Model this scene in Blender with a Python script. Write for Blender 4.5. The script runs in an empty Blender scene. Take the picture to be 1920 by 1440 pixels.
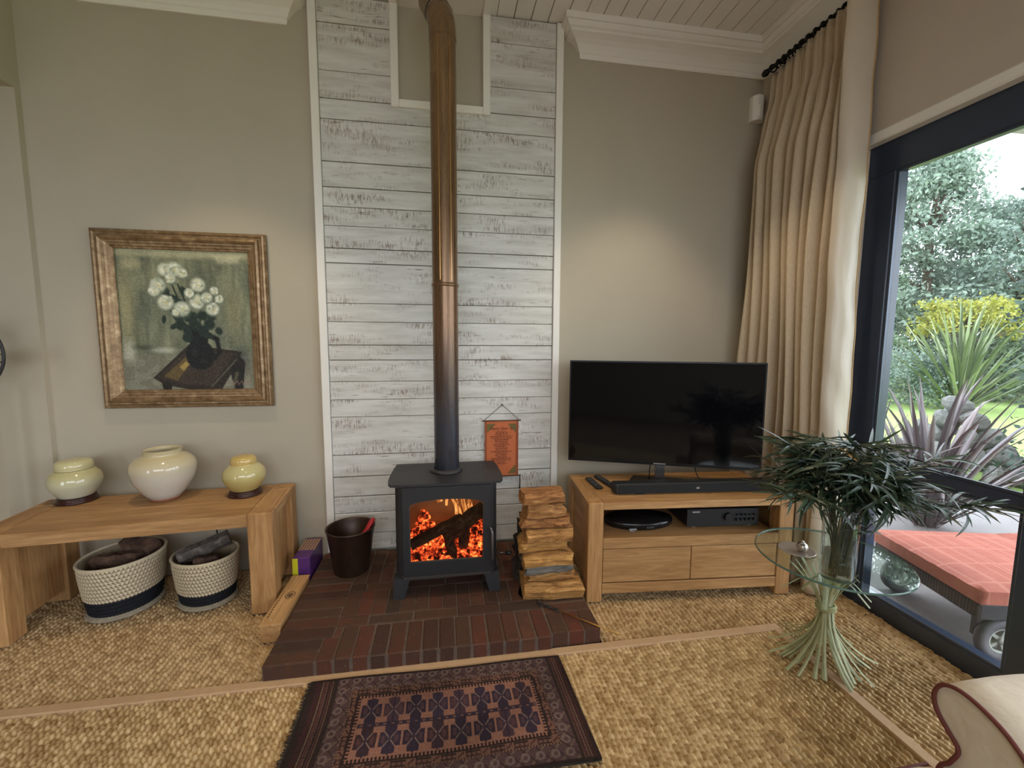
import bpy, bmesh, math, random
import numpy as np
from mathutils import Vector, Matrix, Euler

random.seed(7); RNG = np.random.default_rng(11)
scene = bpy.context.scene
COL = scene.collection
pi = math.pi

# ------------------------------------------------------------------ camera
def camera():
    f0, yaw, pit, roll = 794.14, math.radians(9.158), math.radians(5.682), math.radians(0.309)
    f = Vector((math.sin(yaw)*math.cos(pit), math.cos(yaw)*math.cos(pit), -math.sin(pit)))
    r = Vector((math.cos(yaw), -math.sin(yaw), 0)); u = r.cross(f)
    r2 = r*math.cos(roll)+u*math.sin(roll); u2 = u*math.cos(roll)-r*math.sin(roll)
    cd = bpy.data.cameras.new('camera'); cd.sensor_fit = 'HORIZONTAL'; cd.sensor_width = 36
    cd.lens = f0/1920*36; cd.clip_start = .05; cd.clip_end = 300
    o = bpy.data.objects.new('camera', cd); COL.objects.link(o)
    o.matrix_world = Matrix(((r2.x, u2.x, -f.x, 0), (r2.y, u2.y, -f.y, 0), (r2.z, u2.z, -f.z, 1.5), (0, 0, 0, 1)))
    scene.camera = o
camera()

# ------------------------------------------------------------------ sky (overcast day) and exposure
w = bpy.data.worlds.new('overcast_sky'); scene.world = w; w.use_nodes = True
bg = w.node_tree.nodes['Background']
bg.inputs['Color'].default_value = (0.86, 0.94, 1.04, 1); bg.inputs['Strength'].default_value = 6.5
vs = scene.view_settings
vs.view_transform = 'Standard'; vs.look = 'None'; vs.exposure = 0.12; vs.gamma = 1.0; vs.use_curve_mapping = False

def portal(name, loc, rot, sx, sy):
    l = bpy.data.lights.new(name, 'AREA'); l.shape = 'RECTANGLE'; l.size = sx; l.size_y = sy
    l.cycles.is_portal = True
    o = bpy.data.objects.new(name, l); COL.objects.link(o); o.location = loc; o.rotation_euler = rot
portal('window_portal', (2.50, -.45, 1.3), (0, math.radians(90), 0), 2.5, 5.2)
portal('added_window_portal', (0, -3.32, 2.25), (math.radians(90), 0, 0), 3.9, 1.5)
portal('adjoining_door_portal', (-3.5, -3.32, 1.2), (math.radians(90), 0, 0), 1.6, 2.4)

# ------------------------------------------------------------------ helpers
def put(o, parent=None, kind=None, label=None, cat=None, group=None):
    COL.objects.link(o)
    if parent is not None: o.parent = parent
    return tag(o, kind, label, cat, group)
def tag(o, kind=None, label=None, cat=None, group=None):
    if kind: o['kind'] = kind
    if label: o['label'] = label
    if cat: o['category'] = cat
    if group: o['group'] = group
    return o
def thing(name, label, cat, loc=(0, 0, 0), rz=0., group=None, rot=None):
    o = bpy.data.objects.new(name, None); o.empty_display_size = .05
    o.location = loc; o.rotation_euler = rot if rot else (0, 0, rz)
    return put(o, None, None, label, cat, group)
def np_mesh(name, V, F, smooth=False, col=None, attr='col'):
    """V (n,3) array, F (m,4) int array of quads."""
    me = bpy.data.meshes.new(name); n, m = len(V), len(F)
    me.vertices.add(n); me.vertices.foreach_set('co', np.asarray(V, np.float32).ravel())
    k = F.shape[1]
    me.loops.add(m*k); me.loops.foreach_set('vertex_index', np.asarray(F, np.int32).ravel())
    me.polygons.add(m); me.polygons.foreach_set('loop_start', np.arange(0, m*k, k, dtype=np.int32))
    if smooth: me.polygons.foreach_set('use_smooth', np.ones(m, bool))
    me.update(calc_edges=True)
    if col is not None:
        a = me.color_attributes.new(attr, 'FLOAT_COLOR', 'POINT')
        c = np.ones((n, 4), np.float32); c[:, :3] = col
        a.data.foreach_set('color', c.ravel())
    return me
def grid_faces(nu, nv, wrap=False):
    i = np.arange(nu if wrap else nu-1)[:, None]; j = np.arange(nv-1)[None, :]
    a = i*nv+j; b = ((i+1) % nu)*nv+j
    return np.stack([a, b, b+1, a+1], -1).reshape(-1, 4)
def s2l(c):
    c = np.asarray(c, float); c = np.where(c > 1.001, c/255., c) if c.max() > 1.001 else c
    return np.where(c <= .04045, c/12.92, ((c+.055)/1.055)**2.4)

class MB:
    def __init__(s): s.V = []; s.F = []; s.S = []
    def add(s, vs, fs, smooth=False):
        b = len(s.V); s.V += [tuple(v) for v in vs]
        for f in fs: s.F.append(tuple(i+b for i in f)); s.S.append(smooth)
        return s
    def box(s, x0, x1, y0, y1, z0, z1, b=0.0, M=None):
        lo = (min(x0, x1), min(y0, y1), min(z0, z1)); hi = (max(x0, x1), max(y0, y1), max(z0, z1))
        if b <= 0:
            vs = [(hi[0] if i & 1 else lo[0], hi[1] if i & 2 else lo[1], hi[2] if i & 4 else lo[2]) for i in range(8)]
            fs = [(0, 2, 3, 1), (4, 5, 7, 6), (0, 1, 5, 4), (2, 6, 7, 3), (0, 4, 6, 2), (1, 3, 7, 5)]
        else:
            b = min(b, *[(hi[k]-lo[k])*.49 for k in range(3)])
            vs = []
            for i in range(8):
                for k in range(3):
                    p = []
                    for a in range(3):
                        top = (i >> a) & 1; v = hi[a] if top else lo[a]
                        if a != k: v += -b if top else b
                        p.append(v)
                    vs.append(tuple(p))
            fs = []
            for k in range(3):
                a, c = [q for q in range(3) if q != k]
                for t in (0, 1):
                    q = [(t << k) | (i << a) | (j << c) for i, j in ((0, 0), (1, 0), (1, 1), (0, 1))]
                    fs.append(tuple(3*x+k for x in q))
            for e in range(3):
                a, c = [q for q in range(3) if q != e]
                for i in (0, 1):
                    for j in (0, 1):
                        p0 = (i << a) | (j << c); p1 = p0 | (1 << e)
                        fs.append((3*p0+a, 3*p1+a, 3*p1+c, 3*p0+c))
            for i in range(8): fs.append((3*i, 3*i+1, 3*i+2))
        if M is not None: vs = [M @ Vector(v) for v in vs]
        return s.add(vs, fs)
    def tube(s, pts, r, n=10, cap=True, smooth=True, sq=None, closed=False):
        pts = [Vector(p) for p in pts]; m = len(pts)
        rr = r if hasattr(r, '__len__') else [r]*m
        vs = []; prev = None
        for i, p in enumerate(pts):
            if closed: t = (pts[(i+1) % m]-pts[i-1]).normalized()
            else: t = (pts[min(i+1, m-1)]-pts[max(i-1, 0)]).normalized()
            if prev is None:
                a = Vector((0, 0, 1)) if abs(t.z) < .9 else Vector((1, 0, 0))
                nrm = t.cross(a).normalized()
            else:
                nrm = (prev-t*prev.dot(t)).normalized()
            prev = nrm; bn = t.cross(nrm)
            for k in range(n):
                a = 2*pi*k/n
                vs.append(p+(nrm*math.cos(a)*(sq[0] if sq else 1)+bn*math.sin(a)*(sq[1] if sq else 1))*rr[i])
        fs = []
        for i in range(m if closed else m-1):
            j = (i+1) % m
            for k in range(n):
                fs.append((i*n+k, i*n+(k+1) % n, j*n+(k+1) % n, j*n+k))
        s.add(vs, fs, smooth)
        if cap and not closed:
            b = len(s.V)-len(vs)
            s.F.append(tuple(b+k for k in range(n))[::-1]); s.S.append(False)
            s.F.append(tuple(b+(m-1)*n+k for k in range(n))); s.S.append(False)
        return s
    def lathe(s, prof, n=32, c=(0, 0, 0), sx=1., sy=1., smooth=True, cap=True, a0=0, rot=0.):
        vs = []; m = len(prof)
        for (r, z) in prof:
            for k in range(n):
                a = 2*pi*k/n+a0; x = r*math.cos(a)*sx; y = r*math.sin(a)*sy
                vs.append((c[0]+x*math.cos(rot)-y*math.sin(rot), c[1]+x*math.sin(rot)+y*math.cos(rot), c[2]+z))
        fs = [(i*n+k, i*n+(k+1) % n, (i+1)*n+(k+1) % n, (i+1)*n+k) for i in range(m-1) for k in range(n)]
        s.add(vs, fs, smooth)
        if cap:
            b = len(s.V)-len(vs)
            if prof[0][0] > 1e-5: s.F.append(tuple(b+k for k in range(n))[::-1]); s.S.append(False)
            if prof[-1][0] > 1e-5: s.F.append(tuple(b+(m-1)*n+k for k in range(n))); s.S.append(False)
        return s
    def prism(s, poly, a, b, axis='y', smooth=False):
        """poly of 2D points in the plane normal to axis, extruded a..b"""
        def P(p, t):
            return (p[0], t, p[1]) if axis == 'y' else ((t, p[0], p[1]) if axis == 'x' else (p[0], p[1], t))
        n = len(poly); vs = [P(p, a) for p in poly]+[P(p, b) for p in poly]
        s.add(vs, [tuple(range(n)), tuple(range(2*n-1, n-1, -1))])
        bb = len(s.V)-2*n
        for i in range(n):
            j = (i+1) % n; s.F.append((bb+i, bb+j, bb+n+j, bb+n+i)); s.S.append(smooth)
        return s
    def surf(s, fn, nu, nv, smooth=True):
        vs = [fn(i/(nu-1), j/(nv-1)) for i in range(nu) for j in range(nv)]
        fs = [(i*nv+j, (i+1)*nv+j, (i+1)*nv+j+1, i*nv+j+1) for i in range(nu-1) for j in range(nv-1)]
        return s.add(vs, fs, smooth)
    def xf(s, M):
        s.V = [tuple(M @ Vector(v)) for v in s.V]; return s
    def mesh(s, name, m=None, recalc=True, weld=False):
        me = bpy.data.meshes.new(name); me.from_pydata(s.V, [], s.F)
        me.polygons.foreach_set('use_smooth', s.S)
        if recalc or weld:
            bm = bmesh.new(); bm.from_mesh(me)
            if weld: bmesh.ops.remove_doubles(bm, verts=bm.verts, dist=1e-5)
            bmesh.ops.recalc_face_normals(bm, faces=bm.faces); bm.to_mesh(me); bm.free()
        if m: me.materials.append(m)
        me.update(); return me
    def build(s, name, m, parent=None, kind=None, label=None, cat=None, group=None, loc=None, rot=None, weld=False, recalc=True):
        o = bpy.data.objects.new(name, s.mesh(name, m, recalc, weld))
        if loc: o.location = loc
        if rot: o.rotation_euler = rot
        return put(o, parent, kind, label, cat, group)
def ob(name, me, m=None, parent=None, loc=None, rot=None, **k):
    if m is not None and len(me.materials) == 0: me.materials.append(m)
    o = bpy.data.objects.new(name, me)
    if loc is not None: o.location = loc
    if rot is not None: o.rotation_euler = rot
    return put(o, parent, **k)

# ------------------------------------------------------------------ materials
class NT:
    def __init__(s, name):
        s.m = bpy.data.materials.new(name); s.m.use_nodes = True; s.t = s.m.node_tree; s.n = s.t.nodes
        s.b = s.n['Principled BSDF']; s.out = s.n['Material Output']
    def new(s, typ, **k):
        nd = s.n.new(typ)
        for a, v in k.items(): setattr(nd, a, v)
        return nd
    def link(s, a, b): s.t.links.new(a, b)
    def coord(s, scale=(1, 1, 1), rnd=0., rot=(0, 0, 0), out='Object'):
        tc = s.new('ShaderNodeTexCoord'); mp = s.new('ShaderNodeMapping')
        mp.inputs['Scale'].default_value = scale; mp.inputs['Rotation'].default_value = rot
        src = tc.outputs[out]
        if rnd:
            oi = s.new('ShaderNodeObjectInfo'); mu = s.new('ShaderNodeMath', operation='MULTIPLY'); mu.inputs[1].default_value = rnd
            s.link(oi.outputs['Random'], mu.inputs[0]); ad = s.new('ShaderNodeVectorMath', operation='ADD')
            s.link(src, ad.inputs[0]); s.link(mu.outputs[0], ad.inputs[1]); src = ad.outputs[0]
        s.link(src, mp.inputs['Vector']); return mp.outputs[0]
    def noise(s, vec, scale=1., detail=4., rough=.6, dist=0.):
        nd = s.new('ShaderNodeTexNoise'); nd.inputs['Scale'].default_value = scale; nd.inputs['Detail'].default_value = detail
        nd.inputs['Roughness'].default_value = rough; nd.inputs['Distortion'].default_value = dist
        s.link(vec, nd.inputs['Vector']); return nd.outputs['Fac']
    def ramp(s, fac, stops, interp='LINEAR'):
        r = s.new('ShaderNodeValToRGB'); e = r.color_ramp.elements; r.color_ramp.interpolation = interp
        while len(e) < len(stops): e.new(.5)
        for q, (p, c) in zip(e, stops):
            q.position = p; q.color = (*c, 1) if hasattr(c, '__len__') else (c, c, c, 1)
        s.link(fac, r.inputs[0]); return r.outputs[0]
    def mix(s, fac, a, b, mode='MIX'):
        m = s.new('ShaderNodeMix', data_type='RGBA', blend_type=mode)
        for v, i in ((fac, 0), (a, 6), (b, 7)):
            if hasattr(v, 'is_output'): s.link(v, m.inputs[i])
            else: m.inputs[i].default_value = v if i == 0 else (*v, 1)
        return m.outputs[2]
    def math(s, op, a, b=0.):
        m = s.new('ShaderNodeMath', operation=op)
        for i, v in enumerate((a, b)):
            if hasattr(v, 'is_output'): s.link(v, m.inputs[i])
            else: m.inputs[i].default_value = v
        return m.outputs[0]
    def bump(s, h, strength=.3, dist=.01):
        b = s.new('ShaderNodeBump'); b.inputs['Strength'].default_value = strength; b.inputs['Distance'].default_value = dist
        s.link(h, b.inputs['Height']); s.link(b.outputs[0], s.b.inputs['Normal'])
    def set(s, col=None, rough=None, metal=None, **k):
        for key, v in (('Base Color', col), ('Roughness', rough), ('Metallic', metal), *[(a.replace('_', ' '), x) for a, x in k.items()]):
            if v is None: continue
            i = s.b.inputs[key]
            if hasattr(v, 'is_output'): s.link(v, i)
            else: i.default_value = (*v, 1) if hasattr(v, '__len__') and len(v) == 3 and i.type == 'RGBA' else v
        return s
def S(*c): return tuple(float(x) for x in s2l(np.array(c, float)/255.))
def plain(name, col, rough=.5, metal=0., var=0., scale=8., bump=0., bscale=60., bdist=.003, rnd=0., **k):
    t = NT(name); c = col
    if var:
        v = scale if hasattr(scale, '__len__') else (scale,)*3
        f = t.noise(t.coord(v, rnd), 1., 5.)
        c = t.ramp(f, [(.25, tuple(x*(1-var) for x in col)), (.75, tuple(min(1, x*(1+var)) for x in col))])
    t.set(c, rough, metal, **k)
    if bump:
        v = bscale if hasattr(bscale, '__len__') else (bscale,)*3
        t.bump(t.noise(t.coord(v), 1., 3.), bump, bdist)
    return t.m
def oak(name, axis, light=S(204, 160, 108), dark=S(154, 108, 62), rough=.5):
    t = NT(name); g = {'x': (1.6, 22, 22), 'y': (22, 1.6, 22), 'z': (22, 22, 1.6)}[axis]
    a = t.noise(t.coord(g, 13.), 1., 6., .62, 1.2)
    fine = t.noise(t.coord(tuple(v*6 for v in g), 13.), 1., 3., .6)
    c = t.ramp(a, [(.28, dark), (.5, tuple((p+q)/2 for p, q in zip(light, dark))), (.72, light)])
    c = t.mix(t.ramp(fine, [(.35, .35), (.6, 0.)]), c, tuple(v*.62 for v in dark))
    oi = t.new('ShaderNodeObjectInfo')
    hs = t.new('ShaderNodeHueSaturation'); t.link(c, hs.inputs['Color'])
    t.link(t.math('ADD', t.math('MULTIPLY', oi.outputs['Random'], .22), .89), hs.inputs['Value'])
    t.set(hs.outputs[0], rough); t.bump(fine, .12, .002); return t.m
def vcol(name, rough=.7, attr='col', bump=0., bscale=300., bdist=.002, spec=.3):
    t = NT(name); a = t.new('ShaderNodeAttribute', attribute_name=attr); t.set(a.outputs['Color'], rough, Specular_IOR_Level=spec)
    if bump: t.bump(t.noise(t.coord((bscale,)*3), 1., 3.), bump, bdist)
    return t.m
def thin_glass(name, tint=(1, 1, 1), refl=1.0, rough=0.0):
    t = NT(name); t.n.remove(t.b)
    tr = t.new('ShaderNodeBsdfTransparent'); tr.inputs[0].default_value = (*tint, 1)
    gl = t.new('ShaderNodeBsdfGlossy'); gl.inputs['Roughness'].default_value = rough
    lw = t.new('ShaderNodeLayerWeight'); lw.inputs['Blend'].default_value = .5
    mx = t.new('ShaderNodeMixShader')
    fr = t.math('ADD', t.math('MULTIPLY', t.math('POWER', lw.outputs['Facing'], 5.), .95), .04)
    t.link(t.math('MULTIPLY', fr, refl), mx.inputs[0]); t.link(tr.outputs[0], mx.inputs[1]); t.link(gl.outputs[0], mx.inputs[2])
    t.link(mx.outputs[0], t.out.inputs['Surface']); return t.m
def emit(name, col, strength):
    t = NT(name); t.set((0, 0, 0), .9, Emission_Color=(*col, 1), Emission_Strength=strength); return t.m

M = {}
M['wall'] = plain('wall_paint', S(183, 173, 154), .85, var=.03, scale=3., bump=.08, bscale=90)
M['wall_right'] = plain('wall_paint_taupe', S(198, 184, 170), .85, var=.03, scale=3., bump=.08, bscale=90)
M['white'] = plain('white_gloss_paint', S(240, 235, 227), .45, var=.02, scale=6.)
M['ceil'] = plain('ceiling_paint', S(238, 233, 226), .6, var=.02, scale=6.)
M['frame'] = plain('dark_window_frame', S(54, 63, 80), .28, var=.1, scale=5.)
M['oak_x'] = oak('oak_x', 'x'); M['oak_y'] = oak('oak_y', 'y'); M['oak_z'] = oak('oak_z', 'z')
M['black_metal'] = plain('stove_black', S(37, 37, 40), .5, var=.1, scale=20., bump=.05, bscale=300)
M['dark'] = plain('dark_recess', S(30, 26, 22), .9)
M['black_plastic'] = plain('black_plastic', S(26, 26, 28), .45)
# ================================================================== the room
WX, WL, WY, CZ = 2.31, -2.335, 2.94, 3.58
MB().box(-5.1, 2.36, -3.3, 3.6, -.14, -.026).build('floor', plain('screed_floor', S(150, 128, 100), .9, var=.1), kind='structure')
MB().box(-2.585, 2.52, WY, WY+.2, -.05, 3.75).build('wall_back', M['wall'], kind='structure')
b = MB(); b.box(WX, WX+.2, 2.135, WY, -.05, 3.75); b.box(WX, WX+.2, -3.05, 2.135, 2.60, 3.75); b.box(WX, WX+.2, -3.3, -3.05, -.05, 3.75)
b.build('wall_right', M['wall_right'], kind='structure')
b = MB(); b.box(-2.585, WL, -3.3, WY, 2.89, 3.75); b.box(-2.585, WL, 2.905, WY, -.05, 2.89); b.box(-2.585, WL, -3.3, -.7, -.05, 2.89)
b.build('wall_left', M['wall'], kind='structure')
b = MB(); b.box(-2.7, 2.52, -3.3, -3.1, -.05, 1.5); b.box(-2.7, 2.52, -3.3, -3.1, 3.0, 3.75); b.box(-2.7, -1.95, -3.3, -3.1, 1.5, 3.0); b.box(1.95, 2.52, -3.3, -3.1, 1.5, 3.0); b.box(-5.1, -4.3, -3.3, -3.1, -.05, 3.75); b.box(-4.3, -2.7, -3.3, -3.1, 2.4, 3.75)
b.build('wall_front', M['wall'], kind='structure')
w2 = MB()
w2.box(-1.95, 1.95, -3.24, -3.17, 1.5, 1.56, .004); w2.box(-1.95, 1.95, -3.24, -3.17, 2.94, 3.0, .004)
for x_ in (-1.95, -.68, .62, 1.89): w2.box(x_, x_+.06, -3.24, -3.17, 1.56, 2.94, .004)
w2.build('window_added_rear', M['frame'], kind='structure')  # unseen high window band, added to bring daylight onto upper walls and ceiling
b = MB(); b.box(-5.1, -2.585, 3.45, 3.6, -.05, 3.75); b.box(-5.1, -4.95, -3.1, 3.45, -.05, 3.75)
b.build('wall_adjoining', M['wall'], kind='structure')
# ceiling: backing with tongue-and-groove boards running towards the wall
ceil = MB().box(-5.1, 2.52, -3.3, 3.6, CZ+.014, CZ+.15).build('ceiling', plain('ceiling_backing', S(120, 112, 100), .9), kind='structure')
xb = -2.33; k = 0
meshes = {}
while xb < WX-.005:
    x1 = min(xb+.112, WX); ln = 'short' if (x1 > -.30 and xb < .31) else 'long'
    y1 = 1.75 if ln == 'short' else WY-.002
    key = (ln, round(x1-xb, 3))
    if key not in meshes:
        meshes[key] = MB().box(0, x1-xb-.005, -3.1, y1, 0, .016, .003).mesh('board', M['ceil'])
    ob('board', meshes[key], None, ceil, loc=(xb+.0025, 0, CZ)); xb += .112
MB().box(-.314, .357, 1.75, WY-.001, CZ-.003, CZ+.013).build('flue_panel', M['ceil'], ceil)
for x0, x1 in ((-.312, -.262), (.268, .318)):
    MB().box(x0, x1, 1.75, 2.905, CZ-.018, CZ+.014, .004).build('flue_trim', M['white'], ceil)

# crown moulding, mitred and returned beside the plank panel
prof = [(0.0, 0.0), (.012, 0.0), (.018, .012), (.018, .028), (.026, .034), (.034, .05), (.05, .072), (.075, .092), (.098, .104), (.108, .108), (.108, .122), (.122, .128), (.135, .142), (.14, .150), (.15, .150), (.15, .19), (0.0, .19)]
def cornice(name, path):
    b = MB(); n = len(prof); vs = []
    for d, z in prof:
        for p in path(d): vs.append((p[0], p[1], CZ-.19+z))
    m = len(path(0)); fs = []
    for i in range(n-1):
        for j in range(m-1): fs.append((i*m+j, i*m+j+1, (i+1)*m+j+1, (i+1)*m+j))
    b.add(vs, fs); b.build(name, M['white'], kind='structure')
cornice('trim_1', lambda d: [(.935-d, WY), (.935-d, WY-d), (WX-d, WY-d), (WX-d, -3.1)])
cornice('trim_2', lambda d: [(WL+d, -3.1), (WL+d, WY-d), (-.925+d, WY-d), (-.925+d, WY)])

# glazed door wall on the right
glass = thin_glass('window_glass', (.96, .965, .97), 1.0)
win = MB(); win.box(2.365, 2.45, -3.05, 2.135, 2.415, 2.60, .004); win.box(2.365, 2.45, 1.985, 2.135, -.012, 2.415, .004)
win.box(2.365, 2.45, -3.05, -2.93, -.012, 2.415, .004); win.box(2.365, 2.45, -2.93, 1.985, -.012, .085, .004)
win = win.build('window_1', M['frame'], kind='structure')
for (a, c) in ((1.335, 1.19), (.16, .02), (-.95, -1.08), (-1.95, -2.08)):
    MB().box(2.362, 2.452, c, a, .085, 2.415, .004).build('stile', M['frame'], win)
for (a, c) in ((1.985, 1.335), (1.19, .16), (.02, -.95), (-1.08, -1.95), (-2.08, -2.93)):
    MB().box(2.375, 2.44, c, a, .81, .87, .003).build('mid_rail', M['frame'], win)
    for z0, z1 in ((.085, .81), (.87, 2.415)):
        b = MB(); bw = .014
        b.box(2.372, 2.384, c, a, z0, z0+bw); b.box(2.372, 2.384, c, a, z1-bw, z1); b.box(2.372, 2.384, c, c+bw, z0+bw, z1-bw); b.box(2.372, 2.384, a-bw, a, z0+bw, z1-bw)
        b.build('glazing_bead', M.setdefault('bead', plain('bead', S(70, 78, 92), .3, .4)), win)
        MB().box(2.40, 2.408, c, a, z0, z1).build('pane', glass, win)
b = MB()
b.box(2.300, 2.365, -3.05, 2.15, 2.575, 2.63, .008)
b.build('trim_3', M['white'], kind='structure')

# ------------------------------------------------------------------ jute matting (woven relief is real geometry)
def weave(x0, x1, y0, y1, pitch, plen, res, amp, seed, light, dark, rough=.35):
    nx, ny = int((x1-x0)/res)+1, int((y1-y0)/(res*1.15))+1
    x = np.linspace(x0, x1, nx)[:, None]; y = np.linspace(y0, y1, ny)[None, :]
    rng = np.random.default_rng(seed)
    def hsh(a, b): return np.modf(np.abs(np.sin(a*12.9898+b*78.233+seed)*43758.5453))[0]
    wob = .12*np.sin(y*7+x*1.3)+.10*np.sin(y*23+x*5)
    u = x/pitch+wob; row = np.floor(u); fu = u-row
    t = y/plen+hsh(row, 3.)*1.0+.15*np.sin(y*31+row); seg = np.floor(t); ft = t-seg
    r1 = hsh(row, seg); r2 = hsh(row+17, seg+5)
    skew = np.clip(fu+(ft-.5)*.35, 0, 1)
    ac = np.sin(pi*skew)**.7; al = np.sin(pi*ft)**.55
    h = amp*(ac*(1-rough)+ac*al*rough)*(.75+.5*r1)
    z = np.broadcast_to(h, (nx, ny))+rng.normal(0, amp*.05, (nx, ny))
    X = np.broadcast_to(x, (nx, ny)); Y = np.broadcast_to(y, (nx, ny))
    V = np.stack([X, Y, z], -1).reshape(-1, 3)
    big = .5+.5*np.sin(x*2.1+y*1.7+seed)*np.sin(y*3.3-x*1.1)
    mixv = np.clip(.62*r2+.18*big+.2*rng.random((nx, ny)), 0, 1)[..., None]
    c = np.array(light)*mixv+np.array(dark)*(1-mixv)
    return V, grid_faces(nx, ny), c.reshape(-1, 3)
mat_jute = vcol('jute_fibre', .9, bump=.35, bscale=500, bdist=.002, spec=.15)
jl, jd = S(222, 193, 150), S(148, 116, 76)
zr = -.0215
def jute_mesh(name, parts):
    Vs, Fs, Cs = [], [], []; n = 0
    for V, F, c in parts: Vs.append(V); Fs.append(F+n); Cs.append(c); n += len(V)
    return np_mesh(name, np.concatenate(Vs), np.concatenate(Fs), True, np.concatenate(Cs))
def flat(x0, x1, y0, y1):
    V = np.array([(x0, y0, .006), (x1, y0, .006), (x1, y1, .006), (x0, y1, .006)]); return V, np.array([[0, 1, 2, 3]]), np.array([jl]*4)*.8
R_ = weave(-3.0, -.815, 1.886, 2.90, .0255, .022, .0040, .017, 1, jl, jd, .22)
R2_ = weave(.775, 2.362, 1.886, 2.935, .0255, .022, .0040, .017, 2, jl, jd, .22)
R3_ = weave(1.744, 2.362, .75, 1.886, .0255, .022, .0040, .017, 3, jl, jd, .22)
ob('jute_matting', jute_mesh('jute_matting', [R_, R2_, R3_, flat(1.752, 2.362, -3.1, .75), flat(-4.9, -3.0, -3.1, 3.4)]), mat_jute, loc=(0, 0, zr), kind='stuff',
   label='ribbed straw-coloured jute matting along the walls around the hearth', cat='matting')
jr = thing('jute_rug', 'large bobbly straw jute rug with a tan tape border in front of hearth', 'rug', (0, 0, zr))
ob('weave', jute_mesh('weave', [weave(-2.95, 1.70, .82, 1.845, .0225, .027, .0040, .018, 5, S(226, 198, 152), S(148, 115, 72), .6), flat(-2.95, 1.70, -.6, .82)]), mat_jute, jr, kind='stuff')
tape = plain('tan_tape', S(190, 156, 120), .85, var=.08, scale=30., bump=.3, bscale=700, bdist=.001)
MB().box(-2.95, 1.752, 1.845, 1.893, 0, .0225, .005).build('binding', tape, jr)
MB().box(1.70, 1.752, -.6, 1.845, 0, .0225, .005).build('binding', tape, jr)

# ------------------------------------------------------------------ whitewashed plank panel behind the stove
def whitewash():
    t = NT('whitewashed_plank')
    big = t.noise(t.coord((3.2, 2, 13), 40.), 1., 4., .6)
    streak = t.noise(t.coord((5., 5, 60), 40.), 1., 6., .7)
    saw = t.noise(t.coord((130, 20, 22), 40.), 1., 3., .7)
    spot = t.noise(t.coord((9, 9, 14), 40.), 1., 5., .65)
    m1 = t.math('MULTIPLY', t.ramp(big, [(.50, 0.), (.65, 1.)]), t.ramp(saw, [(.46, 0.), (.60, 1.)]))
    m2 = t.math('MULTIPLY', t.ramp(streak, [(.58, 0.), (.68, 1.)]), t.ramp(spot, [(.47, 0.), (.6, 1.)]))
    m = t.math('MINIMUM', t.math('ADD', t.math('MULTIPLY', m1, .75), t.math('MULTIPLY', m2, .85)), .85)
    wood = t.ramp(t.noise(t.coord((6, 6, 40), 40.), 1., 3.), [(.3, S(78, 56, 44)), (.7, S(138, 104, 80))])
    grey = t.ramp(t.noise(t.coord((3, 3, 22), 40.), 1., 4.), [(.3, S(196, 192, 184)), (.7, S(226, 224, 219))])
    t.set(t.mix(m, grey, wood), .6); t.bump(t.noise(t.coord((8, 8, 120), 40.), 1., 4.), .25, .002); return t.m
M['plank'] = whitewash()
pp = thing('plank_panel', 'whitewashed rough-sawn plank panel with white edge trim behind the stove', 'wall panel', (0, 2.91, .07))
MB().box(-.78, .795, .022, .0295, 0, 2.895).build('backing', plain('panel_backing', S(74, 56, 42), .9), pp)
zs = [3.575, 3.398, 3.13, 2.97, 2.853, 2.603, 2.453, 2.334, 2.2185, 2.083, 1.99, 1.74, 1.622, 1.474, 1.376, 1.236, 1.117, 1.003, .749, .60, .464, .348, .205, .075]
zs = [zs[0]]+[1.5+(z-1.5)*1.0104 for z in zs[1:-1]]+[zs[-1]]
def plank(x0, x1, z0, z1):
    t = random.uniform(-.001, .0025)
    MB().box(0, x1-x0, -t, .022, 0, z1-z0, .0025).build('plank', M['plank'], pp, loc=(x0, 0, z0-.07))
for z1, z0 in zip(zs[:-1], zs[1:]):
    g = random.choice((.0025, .003, .005, .006))
    if z0 > 2.96:
        plank(-.737, -.30, z0+g/2, z1-g/2); plank(.305, .752, z0+g/2, z1-g/2)
    else: plank(-.737, .752, z0+g/2, z1-g/2)
for x0, x1, zb in ((-.787, -.739, .003), (.754, .802, -.065)):
    MB().box(x0, x1, -.014, .0295, zb, 3.505, .004).build('edge_trim', M['white'], pp)
for x0, x1 in ((-.310, -.262), (.268, .316)):
    MB().box(x0, x1, -.016, .0295, 2.965-.07, 3.505, .004).build('opening_trim', M['white'], pp)
MB().box(-.262, .268, -.016, .0295, 2.965-.07, 3.013-.07, .004).build('opening_trim', M['white'], pp)

# ------------------------------------------------------------------ brick hearth
def brickmat():
    t = NT('hearth_brick'); oi = t.new('ShaderNodeObjectInfo')
    base = t.ramp(oi.outputs['Random'], [(0., S(70, 48, 38)), (.25, S(96, 58, 44)), (.5, S(80, 60, 46)), (.72, S(104, 58, 44)), (.88, S(62, 49, 40)), (1., S(110, 70, 52))])
    c = t.mix(t.ramp(t.noise(t.coord((14,)*3, 9.), 1., 6., .7), [(.35, 0.), (.7, .75)]), base, S(70, 56, 48))
    c = t.mix(t.ramp(t.noise(t.coord((60,)*3, 9.), 1., 4., .7), [(.62, 0.), (.76, .6)]), c, S(140, 112, 92))
    t.set(c, .9, Specular_IOR_Level=.2); t.bump(t.noise(t.coord((70,)*3, 5.), 1., 5.), .5, .004); return t.m
M['brick'] = brickmat()
HZ = .07
hearth = thing('hearth', 'low dark red brick hearth platform under the stove', 'hearth', (0, 0, 0))
b = MB(); b.box(-.806, .507, 1.884, 2.893, -.012, HZ-.005); b.box(.507, .764, 1.904, 2.3, -.012, HZ-.005)
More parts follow.
